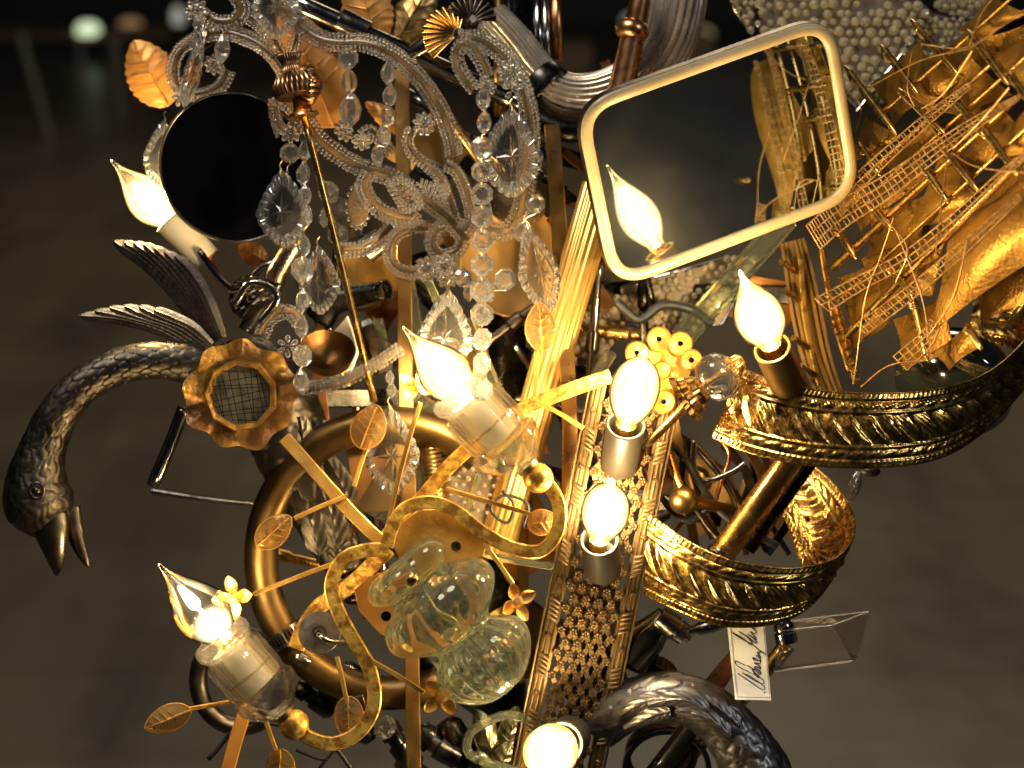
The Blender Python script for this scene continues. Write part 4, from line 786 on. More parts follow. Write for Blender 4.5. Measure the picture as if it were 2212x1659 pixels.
# ------------------------------------------------------------------ scalloped crystal pendants
def pendant(label, x, y, z, H, Wd, roll=0, yaw=0, tilt=0, mat=None, kind='leaf', hook=True, thick=1.0):
    t = thing('crystal_pendant', label, 'crystal pendant', (x, y+H/2, z), 'scalloped crystal pendants'); M = frame(x, y, z, roll, tilt, yaw); n = 126
    def outline(a):
        # kite with a rounded head, broad shoulders below the middle and a pointed foot, scalloped all round
        s_, c_ = math.sin(a), math.cos(a); yy = -.12
        if s_ >= 0: r = 1/((abs(c_)/.98)**1.25+(s_/1.12)**1.25)**(1/1.25)
        else: r = 1/((abs(c_)/.98)**1.45+(-s_/.88)**1.45)**(1/1.45)
        return r, yy
    V = []; A = np.linspace(math.pi/2, math.pi/2+2*math.pi, n, endpoint=False)
    rings = [(1.0, 2.0, 0), (1.0, -2.0, 0), (.90, -7, 1.2), (.66, -6, 0), (.0, -9, 0)]
    def ringpts(f, zc, fl):
        o = []
        for i, a in enumerate(A):
            r, yy = outline(a); sc_ = 1+(.05*abs(math.cos((a-math.pi/2)*10.5)) if f > .85 else 0)
            o.append((math.cos(a)*r*f*sc_*Wd/2, (math.sin(a)*r*f*sc_+yy*1)*H/2, (zc+fl*3.2*math.cos((a-math.pi/2)*21)*math.copysign(1, zc))*thick))
        return o
    prof = [(.0, 10, 0), (.60, 7.5, 0), (.68, 6, 0), (.86, 6.5, 1.0), (1.0, 2.2, 0), (1.0, -2.2, 0), (.86, -6.5, 1.0), (.68, -6, 0), (.60, -7.5, 0), (.0, -10, 0)]
    F = []
    for k, (f, zc, fl) in enumerate(prof): V += ringpts(max(f, .001), zc, fl)
    for k in range(len(prof)-1): F += [(k*n+i, k*n+(i+1) % n, (k+1)*n+(i+1) % n, (k+1)*n+i) for i in range(n)]
    part('crystal', xf((np.array(V), [q for q in F if not 2*n <= q[0] < 7*n]), M), mat or CRYSTAL, t, 22)
    part('fluted_border', xf((np.array(V), [q for q in F if 2*n <= q[0] < 7*n]), M), BORDERGLASS, t, 0)
    star = []                            # raised star cut in the middle
    for k in range(8):
        a = math.pi/2+k*math.pi/4; L_ = .52 if k % 2 == 0 else .34; b = a+math.pi/8; c = a-math.pi/8
        star.append((np.array([(0, -.06*H, 15*thick), (math.cos(a)*L_*Wd/2, -.06*H+math.sin(a)*L_*H/2, 8.2*thick), (math.cos(b)*.17*Wd/2, -.06*H+math.sin(b)*.17*H/2, 9.6*thick), (math.cos(c)*.17*Wd/2, -.06*H+math.sin(c)*.17*H/2, 9.6*thick)]), [(0, 1, 2), (0, 3, 1)]))
    part('star_cut', xf(cat(*star), M), mat or CRYSTAL, t, 0)
    if hook:
        top = (0, (1.12*.86-.12)*H/2, 0); q = np.array([top, (0, top[1]+2, 12*thick), (2, top[1]+H*.07+4, 8), (-3, top[1]+H*.07+14, 0), (2, top[1]+H*.07+24, -4)])
        part('wire_hook', sweep(spline(q, 5) @ M[:3, :3].T+M[:3, 3], circ(5, 1.2*U)), WIRE, t)
pendant('largest scalloped crystal pendant, hanging top centre beside the octagon chain', 1104, 330, 150, 190, 138)
pendant('scalloped crystal pendant leaning against the fluted gold stem', 1162, 582, 150, 196, 96, 14, 20)
pendant('bright-edged scalloped crystal pendant above the centre bulb', 962, 722, 215, 190, 122, -4)
pendant('dark looking scalloped crystal pendant in front of the black disc', 612, 452, 80, 165, 122, 3, -8)
pendant('scalloped crystal pendant between the brass rod and the small bead chain', 690, 606, 95, 145, 96, 2, -15)
pendant('scalloped crystal pendant cut by the top edge above the steel rod', 597, 8, 10, 150, 108, 0, 10)
pendant('scalloped crystal pendant behind the pale gilt leaf', 846, 974, 175, 190, 122, 3, 0)
pendant('glowing crystal pendant between the left bulb and the black disc', 347, 334, 6, 145, 74, -6, 25)
pendant('small long crystal pendant hanging over the left scroll', 418, 150, -10, 165, 44, -14, 50)

# ------------------------------------------------------------------ faceted bead strings
def octagon(n=8, r=1.0, t=.36):
    V = []; o = math.pi/n
    for rr, z in ((.52, t), (.98, .06), (.98, -.06), (.52, -t)):
        V += [(math.cos(o+2*math.pi*i/n)*r*rr, math.sin(o+2*math.pi*i/n)*r*rr, z) for i in range(n)]
    V += [(0, 0, t*1.1), (0, 0, -t*1.1)]
    F = [(k*n+i, (k+1)*n+i, (k+1)*n+(i+1) % n, k*n+(i+1) % n) for k in range(3) for i in range(n)]+[(4*n, i, (i+1) % n) for i in range(n)]+[(4*n+1, 3*n+(i+1) % n, 3*n+i) for i in range(n)]
    return (np.array(V), F)
oct_mesh = mesh_of('octagon_bead', octagon(), CHAINGLASS, 0)
ov = lathe([(-1, .12), (-.55, .8), (0, 1), (.5, .72), (1, .12)], 6); ov_mesh = mesh_of('oval_bead', (ov[0]*np.array([.62, 1, .42]), ov[1]), CHAINGLASS, 0)
def chain(label, items, z0, z1, name='bead_chain'):
    n = len(items); t = thing(name, label, 'bead chain', (items[-1][0], items[-1][1], z1), 'hanging crystal bead chains'); prev = None
    for i, it in enumerate(items):
        x, y, r, k = it[:4]; yaw = it[4] if len(it) > 4 else 0; z = z0+(z1-z0)*i/max(1, n-1)
        piece('octagon_bead' if k == 'o' else 'oval_bead', oct_mesh if k == 'o' else ov_mesh, frame(x, y, z, random.uniform(-5, 5), random.uniform(-8, 8), yaw, r), t)
        if prev:
            (px, py, pr, pz) = prev; part('pin', tube([(px, py+pr*.72, pz+5), (px+1, py+pr*.95, pz+6), ((px+x)/2-2, (py+pr+y-r)/2, (pz+z)/2+4), (x, y-r*.72, z+5)], 1.1, 5, 4), WIRE, t)
        prev = (x, y, r, z)
chain('long vertical chain of octagon crystals hanging down to the centre bulb', [(1044, 213, 27, 'v'), (1046, 264, 27, 'v'), (1041, 318, 25, 'o', 20), (1041, 370, 25, 'o'), (1041, 419, 26, 'o'), (1041, 469, 26, 'o'), (1041, 520, 26, 'o'), (1041, 572, 27, 'o'), (1041, 626, 29, 'o'), (1041, 679, 27, 'o'), (1043, 733, 26, 'o', 40), (1041, 786, 26, 'o', 45), (1040, 842, 27, 'o', 10)], 340, 395)
chain('short chain of pointed oval crystals left of the brass upright', [(838, 157, 27, 'v'), (842, 206, 27, 'v', 20), (838, 250, 26, 'v', 10), (829, 293, 26, 'v'), (815, 336, 25, 'v', 30)], 90, 80)
chain('long chain of pointed oval crystals down beside the thin brass rod', [(658, 326, 25, 'v'), (655, 375, 26, 'v', 20), (659, 420, 24, 'v'), (662, 465, 24, 'v', 30), (656, 530, 25, 'v', 10), (653, 582, 29, 'o', 35), (654, 648, 26, 'v'), (651, 706, 26, 'v', 15), (653, 768, 26, 'o', 40), (651, 824, 29, 'v')], 120, 165)
chain('single octagon crystal on a wire under the glass rosette, before the black disc', [(626, 331, 23, 'o', 10), (620, 372, 6, 'v')], 92, 88)
chain('pair of octagon crystals hanging at the right beaded arm', [(1156, 440, 23, 'o', 15), (1128, 500, 24, 'o', -20)], 130, 135)
chain('lone bright octagon crystal right of the long octagon chain', [(1091, 603, 26, 'o'), (1060, 640, 14, 'v')], 150, 150)
chain('faint octagon crystal behind the long octagon chain', [(1000, 600, 22, 'o', 20), (1012, 632, 20, 'v')], 120, 120)
chain('tiny crystal drop under the lower beaded arm', [(842, 815, 16, 'v'), (846, 842, 18, 'v')], 150, 150)
chain('two crystal drops over the left scroll', [(430, 52, 22, 'v', 10), (425, 100, 26, 'v', 30), (480, 105, 30, 'v', -10)], -20, -20)
chain('soft long crystal prism with a round bead behind the top left arm', [(752, 125, 24, 'o'), (754, 175, 30, 'v'), (757, 235, 40, 'v')], -60, -60)
chain('two crystal drops in the shadow right of the thin brass rod', [(700, 470, 22, 'v'), (710, 415, 26, 'o', 30), (730, 508, 24, 'o', 10)], 40, 40)

# ------------------------------------------------------------------ the model ship
t = thing('model_ship', 'gilt model sailing ship with leather sails lying at the right edge', 'model ship', (1760, 820, -60))
def zship(x, y): return -120+max(0, x-1775)*1.5+max(0, y-500)*.1
def sp(L, dz=0): return [(x, y, zship(x, y)+dz) for x, y in L]
for L, r in (([(1800, 577), (2230, 181)], 8), ([(1829, 724), (2230, 322)], 8), ([(1850, 398), (2150, 130)], 7), ([(1790, 500), (2230, 110)], 5), ([(1810, 650), (2230, 265)], 5), ([(1900, 250), (2190, -10)], 5)):
    part('mast', tube(sp([(L[0][0]+(L[1][0]-L[0][0])*k/6, L[0][1]+(L[1][1]-L[0][1])*k/6) for k in range(7)], 64), np.linspace(r*1.15, r*.8, 7), 12, 2), SHIPBRASS, t)
def yard(a, b, r=9):
    p = turned((*a, zship(*a)+84), (*b, zship(*b)+84), [(0, .1), (.03, r*.4), (.12, r*.7), (.125, r), (.2, r), (.205, r*.8), (.5, r), (.8, r*.8), (.88, r*.7), (.97, r*.4), (1, .1)], 12); y = part('yard', p, SHIPBRASS, t)
    wr = [tube([(a[0]+(b[0]-a[0])*u+math.cos(k)*r*1.15, a[1]+(b[1]-a[1])*u+math.sin(k)*r*.6, zship(a[0]+(b[0]-a[0])*u, a[1]+(b[1]-a[1])*u)+84+math.sin(k)*r*1.2) for k in np.linspace(0, 6.28, 10)], 2.2, 5, 2) for u in (.24, .27, .30)]
    part('lashing', cat(*wr), ROPE, y)
for a, b in (((1823, 140), (1938, 292)), ((1966, 40), (2073, 165)), ((2089, 63), (2180, 185)), ((1939, 190), (2042, 290)), ((2023, 297), (2116, 416)), ((1853, 307), (1902, 380)), ((1869, 427), (1930, 500)), ((1963, 611), (2004, 780)), ((2086, 701), (2122, 756)), ((2178, 155), (2240, 240)), ((1900, 95), (1985, 205)), ((1985, 345), (2050, 440)), ((2120, 270), (2200, 380)), ((1905, 560), (1975, 640)), ((2055, 205), (2130, 300)), ((1800, 480), (1850, 560))): yard(a, b)
def sail(c, bulge, dz=0, nu=28):
    A = [np.array([x, y, zship(x, y)+dz]) for x, y in c]
    def fn(u, v):
        p = (1-u)*(1-v)*A[0]+u*(1-v)*A[1]+u*v*A[2]+(1-u)*v*A[3]; w = math.sin(math.pi*v)*(.35+.65*math.sin(math.pi*u)); p = p.copy(); p[2] += bulge*w+1.0*math.sin(u*9+3*v)*math.sin(v*7+3*u)+.5*math.sin(23*v+9*u*u)*math.sin(math.pi*u)
        p[0] += 4*math.sin(u*5+v*3); c2 = (A[0]+A[1]+A[2]+A[3])/4; k = .10*math.sin(math.pi*u)*(1-abs(2*v-1)); p[:2] += (c2[:2]-p[:2])*(.045*(math.sin(math.pi*u)*abs(2*v-1)+math.sin(math.pi*v)*abs(2*u-1))); return W(*p)
    V, F = gridgeo(fn, nu, nu); k = len(V); n = nu; b = V-BZ*3*U
    e = [i*n for i in range(n)]+[(n-1)*n+j for j in range(1, n)]+[i*n+n-1 for i in range(n-2, -1, -1)]+[j for j in range(n-2, 0, -1)]
    part('sail', (np.concatenate([V, b]), F+[tuple(x+k for x in f[::-1]) for f in F]+[(e[i], e[(i+1) % len(e)], e[(i+1) % len(e)]+k, e[i]+k) for i in range(len(e))]), SAIL, t, 60)
for c, bu, dz in (([(2052, 478), (2235, 395), (2250, 545), (2004, 728)], 60, 30), ([(2030, 335), (2112, 418), (2040, 480), (1955, 500)], 34, 5), ([(1988, 240), (2096, 118), (2182, 205), (2080, 250)], -30, 10), ([(1958, 205), (1998, 115), (2075, 165), (2012, 238)], 24, 15), ([(1828, 350), (1876, 250), (1942, 297), (1890, 340)], 26, 0),
                  ([(2066, 66), (2148, -10), (2212, 30), (2140, 78)], 26, 10), ([(1890, 340), (2010, 270), (2052, 310), (1930, 380)], -24, -6), ([(2150, 300), (2230, 225), (2240, 330), (2140, 345)], 24, 20), ([(2010, 762), (2098, 700), (2118, 745), (2050, 800)], 18, -20), ([(1955, 555), (2060, 470), (2010, 640), (1900, 640)], 22, -30), ([(1880, 460), (2010, 420), (1985, 520), (1870, 560)], -20, -30), ([(2120, 80), (2230, 50), (2240, 150), (2160, 160)], -20, -20), ([(1770, 430), (1850, 330), (1880, 420), (1800, 500)], 16, -40), ([(2150, 120), (2240, 60), (2245, 200), (2190, 190)], 18, 0), ([(1800, 420), (1960, 300), (2010, 380), (1860, 500)], 14, -60), ([(1980, 300), (2140, 190), (2220, 300), (2060, 400)], 14, -70), ([(1860, 560), (2010, 470), (2030, 600), (1900, 690)], 14, -80), ([(2080, 420), (2240, 300), (2250, 420), (2130, 500)], 14, -60), ([(1930, 690), (2040, 640), (2060, 760), (1950, 800)], 14, -90), ([(1880, 180), (1990, 90), (2030, 190), (1930, 270)], 12, -60), ([(2000, 130), (2120, 40), (2160, 120), (2060, 200)], 12, -60), ([(2090, 560), (2240, 470), (2250, 640), (2120, 700)], 12, -110), ([(1810, 600), (1900, 560), (1920, 700), (1840, 760)], 10, -90)): sail(c, bu, dz)
def ratline(top, bot, nr, ropes=4, r=1.7):
    A, B = spline(np.array(top, float), 20), spline(np.array(bot, float), 20); n = len(A); g = []
    for k in range(ropes):
        u = k/(ropes-1); L = [(*((1-u)*A[i]+u*B[i]), 0) for i in range(0, n, 3)]; g.append(tube([(x, y, zship(x, y)+96) for x, y, _ in L], r*1.15, 5, 1))
    for i in np.linspace(0, n-1, nr).astype(int): g.append(tube([(x, y, zship(x, y)+97) for x, y in (A[i], (A[i]+B[i])/2, B[i])], r, 5, 1))
    part('ratline', cat(*g), ROPE, t)
ratline([(1742, 487), (1800, 440), (1900, 385), (2010, 312), (2110, 250), (2200, 205)], [(1772, 538), (1830, 488), (1925, 425), (2030, 340), (2125, 268), (2204, 212)], 46)
ratline([(1760, 645), (1850, 598), (1950, 545), (2060, 460), (2150, 380), (2225, 320)], [(1790, 672), (1870, 622), (1965, 570), (2075, 480), (2160, 395), (2230, 328)], 44, 3)
ratline([(1800, 420), (1900, 330), (2000, 245), (2090, 180)], [(1822, 446), (1918, 352), (2015, 262), (2096, 190)], 36, 3)
ratline([(1850, 700), (1960, 620), (2080, 520), (2200, 420)], [(1872, 722), (1980, 640), (2096, 538), (2206, 430)], 40, 3)
ratline([(1930, 770), (1990, 720), (2010, 690)], [(1960, 800), (2010, 750), (2030, 710)], 10)
for L in ([(1874, 190), (1990, 130), (2095, 105)], [(2095, 105), (2160, 60), (2215, 20)], [(2093, 100), (2120, 30), (2145, -5)], [(2100, 110), (2040, 200), (1990, 235)], [(2046, 335), (2036, 420), (2020, 553)], [(2056, 330), (2110, 360), (2215, 374)], [(1930, 470), (1900, 560), (1870, 640), (1850, 780), (1843, 830)], [(1936, 500), (1990, 640), (2005, 728)], [(2030, 300), (2000, 260), (1940, 200)], [(2000, 778), (1920, 790), (1860, 835)], [(1970, 110), (1960, 190), (1975, 230)], [(2180, 190), (2120, 260), (2060, 320)], [(1990, 95), (2060, 105), (2095, 100)], [(1836, 200), (1860, 240), (1830, 330)], [(2005, 728), (2060, 640), (2090, 520)], [(1920, 480), (1960, 540), (1935, 610)]):
    part('rigging_line', tube(sp(L, 105), 1.7, 5, 6), ROPE, t)
HULLWOOD = surf('hull strake', (.30, .175, .05), (.20, .115, .032), metal=.7, rough=.4, scale=20)
HP = np.array([(1712, 520), (1728, 600), (1745, 690), (1766, 780), (1800, 870)], float)
Q = spline(np.array([(x, y, -150) for x, y in HP]), 10)
part('hull', sweep(Wn(Q), circ(24, 1, .8), scale=np.interp(np.linspace(0, 1, len(Q)), (0, .2, .6, .85, 1), (18, 30, 34, 28, 12))*U), surf('hull brass', (.20, .115, .03), (.14, .08, .022), rough=.36, scale=12), t, 180)
for k in range(6):
    o = -30+k*12; part('hull_plank', bar([(x+o*(.75+.25*math.sin(math.pi*i/4)), y-o*.2, -150+30*math.sqrt(max(.05, 1-(o/38)**2))) for i, (x, y) in enumerate(HP)], 8, 4, 6), HULLWOOD, t)
for x, y in ((1702, 575), (1712, 640), (1728, 740), (1742, 800)): part('cannon', turned((x+18, y+12, zship(x, y)+30), (x-14, y-10, zship(x, y)+96), [(0, 7), (.1, 8), (.8, 5), (.82, 7), (1, 7)], 10), SHIPBRASS, t)
for k in range(9): part('rail_post', turned((1790+k*7, 690+k*17, -70), (1806+k*7, 682+k*17, -48), [(0, 3), (.3, 5), (.6, 3), (1, 5)], 8), SHIPBRASS, t)
for a in ([(1730, 560), (1740, 690), (1770, 830)], [(1775, 540), (1800, 680), (1835, 800)], [(1808, 660), (1830, 740), (1846, 820)]): part('hull_rail', bar([(x, y, -66) for x, y in a], 12, 10, 4), SHIPBRASS, t)

# dark glossy glass shade inside the upper band
solo('smoked_glass_dome', turned((2050, 850, 40), (2110, 740, -60), [(0, 120), (.1, 128), (.35, 122), (.6, 98), (.8, 62), (.95, 26), (1, .1)], 40), surf('green black glass', (.018, .022, .015), (.012, .014, .010), metal=0, rough=.08, rvar=.04, scale=20, coat=1), 'dark shiny glass shade inside the upper brass band', 'glass shade', smooth=180)

# ------------------------------------------------------------------ stems, arms, tubes
t = thing('fluted_stem', 'tall slanting gold stem, fluted below a copper ring and tube', 'lamp stem', (1085, 1140, -40)); A, B = (1068, 1200, -60), (1300, 400, -10)
part('fluted_column', turned(A, B, [(0, 40), (.995, 43), (1, 38)], 120, lambda q, y: 1-.085*(.5+.5*math.cos(18*q))), surf('fluted gold', (.86, .55, .16), (.78, .48, .13), metal=.8, rough=.30, rvar=.02, scale=20), t, 60)
part('copper_tube', turned((1298, 405, -10), (1392, -40, 20), [(0, 33), (.55, 29), (1, 22)], 32), COPPER, t)
part('copper_ring', turned((1361, 84, 12), (1370, 44, 14), [(0, 24), (.1, 32), (.3, 37), (.5, 38), (.7, 36), (.9, 31), (1, 24)], 32), COPPER, t, 180)
t = thing('ribbed_arm', 'thick ribbed nickel arm curving in a U at the top', 'lamp arm', (1220, 240, -110))
part('tube', tube([(1455, -60, -110), (1452, 20, -110), (1430, 100, -112), (1375, 175, -115), (1290, 210, -120), (1215, 205, -125), (1160, 160, -130), (1110, 95, -140), (1060, 40, -150)], [68, 66, 62, 56, 50, 46, 42, 40, 38], 96, 8, lobes=24, amp=.10), surf('ribbed nickel', (.60, .51, .39), (.44, .36, .27), metal=.72, rough=.26, scale=30), t, 60)
part('collar', turned((1190, 200, -122), (1160, 170, -130), [(0, 55), (.1, 57), (.9, 54), (1, 52)], 40), DARKMETAL, t)
part('lower_cover', tube([(1130, 215, -90), (1180, 268, -80), (1250, 285, -75), (1310, 262, -80)], [14, 24, 24, 14], 16), DARKMETAL, t, 180)
t = thing('steel_rod', 'slanting dark steel rod with a coupling sleeve at the top', 'rod', (1140, 232, -30))
part('rod', tube([(600, -12, -60), (880, 113, -50), (1150, 236, -40)], 20, 20, 4), CHROME, t, 180)
part('sleeve', turned((736, 42, -55), (796, 72, -52), [(0, 25), (.02, 27), (.5, 27), (.98, 27), (1, 25)], 28), STEEL, t)
part('side_joint', turned((890, 118, -46), (960, 68, -30), [(0, 20), (.5, 20), (.52, 16), (.7, 16), (.72, 22), (1, 22)], 24), STEEL, t)
t = thing('brass_rod', 'thin polished brass rod with a flared cup and ribbed copper finial', 'rod', (806, 860, 110))
part('rod', tube([(654, 240, 140), (730, 540, 140), (808, 868, 140)], 8, 16, 4), BRASS, t, 180)
part('cup', turned((644, 200, 140), (656, 254, 140), [(0, 13), (.4, 16), (.7, 21), (.85, 33), (.95, 35), (1, 30)], 28), BRASS, t)
FINIAL = surf('brown copper finial', (.42, .215, .10), (.24, .12, .055), rough=.3, scale=45)
part('finial', turned((644, 212, 142), (624, 118, 138), [(0, 30), (.05, 46), (.25, 52), (.45, 42), (.6, 24), (.72, 18), (.85, 20), (.97, 26), (1, 24)], 90, lambda q, y: 1+.05*math.cos(30*q)), FINIAL, t, 50)
part('side_finial', turned((640, 186, 142), (694, 186, 120), [(0, 34), (.3, 44), (.6, 40), (.85, 22), (1, 8)], 90, lambda q, y: 1+.05*math.cos(26*q)), FINIAL, t, 50)
# scalloped shells at the top
def shell(label, x, y, z, R, roll, yaw, mat, n=12):
    def fn(u, v): a = math.radians(-75+150*u); r = R*(.12+.88*v)*(1+.04*abs(math.cos(math.pi*n*u))*v); return (math.sin(a)*r, math.cos(a)*r, -16*v*v+9*v*abs(math.cos(math.pi*n*u)))
    t = thing('shell_cup', label, 'shell ornament', (x, y, z), 'scalloped shell cups'); part('fan', xf(gridgeo(fn, n*8+1, 10, thick=4), frame(x, y, z, roll, 0, yaw)), mat, t, 60)
    part('socket', turned((x-4, y+4, z-20), (x+6, y-6, z+12), [(0, 12), (.6, 14), (1, 8)], 14), BRONZE, t)
shell('bright gold fan shell at the top beside the ribbed arm', 990, 75, 30, 74, 62, 20, BRASS)
shell('brown fan shell at the top, pointing upwards', 1016, 46, 20, 56, -14, 0, BRONZE, 10)
part('stalk', tube([(1008, 64, 20), (1024, 80, 10), (1040, 95, 0)], 9, 10), BRONZE, thing('shell_stalk', 'short bronze stalk between the fan shells and the beaded loop', 'stalk', (1040, 95, 0)))
# big gilt leaves behind the arms
leaf('orange gilt leaf with a toothed edge left of the left scroll', 326, 158, -260, 28, 160, 110, LEAFORANGE, 'large_leaf', 'large orange gilt leaves', .05, 16, rimr=0)
leaf('broad orange gilt leaf behind the ribbed copper finial', 672, 150, -110, 22, 270, 150, LEAFORANGE, 'large_leaf', 'large orange gilt leaves', .03, 24, rimr=0)
leaf('orange gilt leaf at the top edge left of the gold fan shell', 792, 18, -110, 12, 170, 110, LEAFORANGE, 'large_leaf', 'large orange gilt leaves', .04, 20, rimr=0)
leaf('brown gilt leaf behind the steel rod joint', 890, 40, -130, -30, 200, 90, BRASS_OLD, 'large_leaf', 'large orange gilt leaves', .04, 16, rimr=0)
leaf('orange gilt leaf under the black disc edge', 545, 548, -60, 60, 70, 50, LEAFORANGE, 'large_leaf', 'large orange gilt leaves', .03, 8, rimr=0)
leaf('orange gilt leaf between the right scroll arms', 838, 255, -60, 55, 120, 46, LEAFORANGE, 'large_leaf', 'large orange gilt leaves', .03, 8, rimr=0)
# uprights
t = solo('flat_upright', bar([(868, 150, -20), (872, 450, -10), (876, 800, 10), (886, 1200, 20), (894, 1680, 40)], 32, 9, 5), surf('satin brass bar', (.72, .42, .15), (.52, .28, .085), rough=.32, scale=25), 'flat satin brass bar standing upright through the middle', 'brass bar')
solo('flat_upright', bar([(1192, 270, -30), (1208, 500, -20), (1226, 800, 0), (1232, 960, 10), (1226, 1200, 20)], 34, 9, 5), surf('satin brass bar b', (.74, .45, .16), (.50, .28, .09), rough=.30, scale=25), 'flat satin brass bar behind the fluted gold stem', 'brass bar')
for i, (L, r, m, lab) in enumerate((([(1078, -30), (1080, 250)], 13, BRASS_OLD, 'thin old brass tube at the top, right of the brown fan shell'), ([(1100, -30), (1102, 330)], 9, STEEL, 'thin nickel tube at the top, left of the blue screen'), ([(1160, -30), (1166, 190)], 12, CHROME, 'thin chrome tube at the top, right of the blue screen'), ([(1176, -30), (1184, 200)], 9, STEEL, 'thin bright tube at the top next to the orange bar'), ([(1200, -30), (1206, 130)], 13, COPPER, 'flat orange copper bar at the top left of the ribbed arm'), ([(1140, 240), (1100, 560)], 10, BRASS_OLD, 'thin brass tube behind the biggest pendant'))):
    solo('upright_tube', tube([(*p, -150-i*8) for p in L], r, 14, 2), m, lab, 'tube', 'thin upright tubes', smooth=180)
# ball-jointed brass arm, brass tube, cables around it
t = thing('ball_arm', 'small brass ball joint with two rods left of the lower brass band', 'joint', (1475, 1105, 60))
part('ball', ball(1476, 1080, 110, 31, 28, 18), BRASS_OLD, t, 180); part('rod', turned((1470, 1062, 108), (1436, 955, 60), [(0, 14), (.3, 11), (1, 8)], 16), BRASS, t); part('rod', turned((1500, 1084, 100), (1610, 1108, 20), [(0, 12), (1, 12)], 16), BRASS_OLD, t)
t = thing('brass_tube', 'thick polished brass tube slanting between the two brass bands', 'tube', (1560, 1195, 120))
part('tube', turned((1558, 1198, 130), (1752, 930, 150), [(0, 22), (.01, 29), (.99, 29), (1, 22)], 32), BRASS, t); part('end_cap', turned((1556, 1202, 130), (1562, 1190, 130), [(0, 31), (.5, 33), (1, 31)], 32), STEEL, t)
part('companion_rod', turned((1618, 1190, 90), (1785, 955, 110), [(0, 13), (1, 13)], 16), DARKMETAL, t)
for i, (L, r, m, lab) in enumerate((([(1395, 1010), (1440, 1090), (1490, 1125), (1540, 1090)], 7, RUBBER, 'black cable looping under the small brass ball'), ([(1500, 950), (1498, 1010), (1520, 1040), (1580, 1020), (1610, 1000)], 7, STEEL, 'grey cable loop above the small brass ball'), ([(1475, 990), (1480, 1060), (1560, 1170), (1600, 1150), (1640, 1110)], 7, BRONZE, 'brown cable above the lower brass band'), ([(1500, 960), (1560, 1030), (1600, 1100), (1620, 1170)], 9, STEEL, 'grey cable running down between the brass bands'), ([(1540, 930), (1575, 980), (1555, 1050), (1540, 1100)], 5, COPPER, 'thin copper wire between the brass bands'), ([(1410, 940), (1470, 980), (1560, 1110), (1680, 1180)], 8, RUBBER, 'black cable slanting behind the brass tube'), ([(1330, 650), (1380, 690), (1430, 660), (1490, 668), (1540, 700)], 10, RUBBER, 'black cable below the mirror'),
    ([(1085, 1060), (1110, 1090), (1095, 1130), (1060, 1100), (1090, 1070), (1140, 1090), (1130, 1140)], 3.5, RUBBER, 'thin black wire coil before the fluted gold stem'), ([(1035, 1020), (1012, 1100), (1005, 1160), (1060, 1200), (1200, 1225)], 8, CRYSTAL_OLD, 'clear plastic tube curling behind the upper scroll'), ([(450, 1640), (540, 1560), (700, 1600), (760, 1660)], 5, RUBBER, 'thin black wire at the bottom left'), ([(640, 1620), (700, 1640), (730, 1610), (690, 1660)], 4, RUBBER, 'thin black wire loop under the lower scroll'), ([(505, 660), (545, 610), (600, 640), (560, 700)], 8, STEEL, 'bent nickel wire behind the swan feathers'))):
    solo('cable', tube([(*p, 40+(i % 3)*12 if i < 6 else (-60 if i == 6 else 120)) for p in L], r, 10, 8), m, lab, 'cable', 'loose cables', smooth=180)
for i in range(10):
    x = 1430+i*27; solo('clutter_bracket', bar([(x, 960+random.uniform(-30, 40), -20-i*6), (x+random.uniform(20, 90), 1060+random.uniform(-30, 30), -30-i*6), (x+random.uniform(-40, 120), 1180+random.uniform(-30, 20), -40)], random.uniform(10, 26), 7, 3), (BRONZE, BRASS_OLD, CHROME, COPPER, DARKMETAL)[i % 5], ('bronze', 'old brass', 'chrome', 'copper', 'black')[i % 5]+' bracket in the dark tangle '+('left of' if i < 5 else 'right of')+' the thick brass tube', 'bracket', 'brackets inside the brass bands')
# clear prism rods crossing the middle
for i, (a, b, r) in enumerate((((1702, 470), (1470, 735), 26), ((880, 590), (905, 730), 13), ((905, 560), (1000, 780), 9), ((775, 690), (812, 800), 20), ((815, 690), (838, 800), 13), ((1010, 690), (1090, 900), 16), ((940, 870), (800, 1110), 34), ((985, 860), (880, 1080), 24), ((990, 905), (1075, 960), 34), ((940, 905), (990, 1040), 10), ((1320, 760), (1260, 860), 14), ((1060, 930), (1200, 1060), 20))):
    M, L = axis_frame((*a, -30+(i*17) % 50), (*b, -60)); v, f = lathe([(0, r*.9), (2, r), (L-2, r), (L, r*.9)], 6); solo('glass_rod', xf((v*np.array([1, 1, .6]), f), M), CRYSTAL_OLD, ('long clear glass rod slanting below the mirror', 'thin clear glass rod just right of the flat upright bar', 'thin clear glass rod from the bead rosettes to the centre bulb', 'thick clear glass rod beside the ivory-coloured sheet', 'thin clear glass rod between the ivory-coloured sheet and the upright bar', 'clear glass rod between the octagon chain and the fluted stem', 'thick clear glass rod behind the scalloped pendant inside the brass ring', 'clear glass rod under the centre bulb, inside the brass ring', 'short thick clear glass rod right behind the upper clear cup', 'thin clear glass rod beside the ribbed spring tube', 'clear glass rod between the fluted stem and the pierced strip', 'clear glass rod behind the ball of the upper clear cup')[i], 'glass rod', None if i == 0 else 'clear glass rods in the tangle', smooth=0)
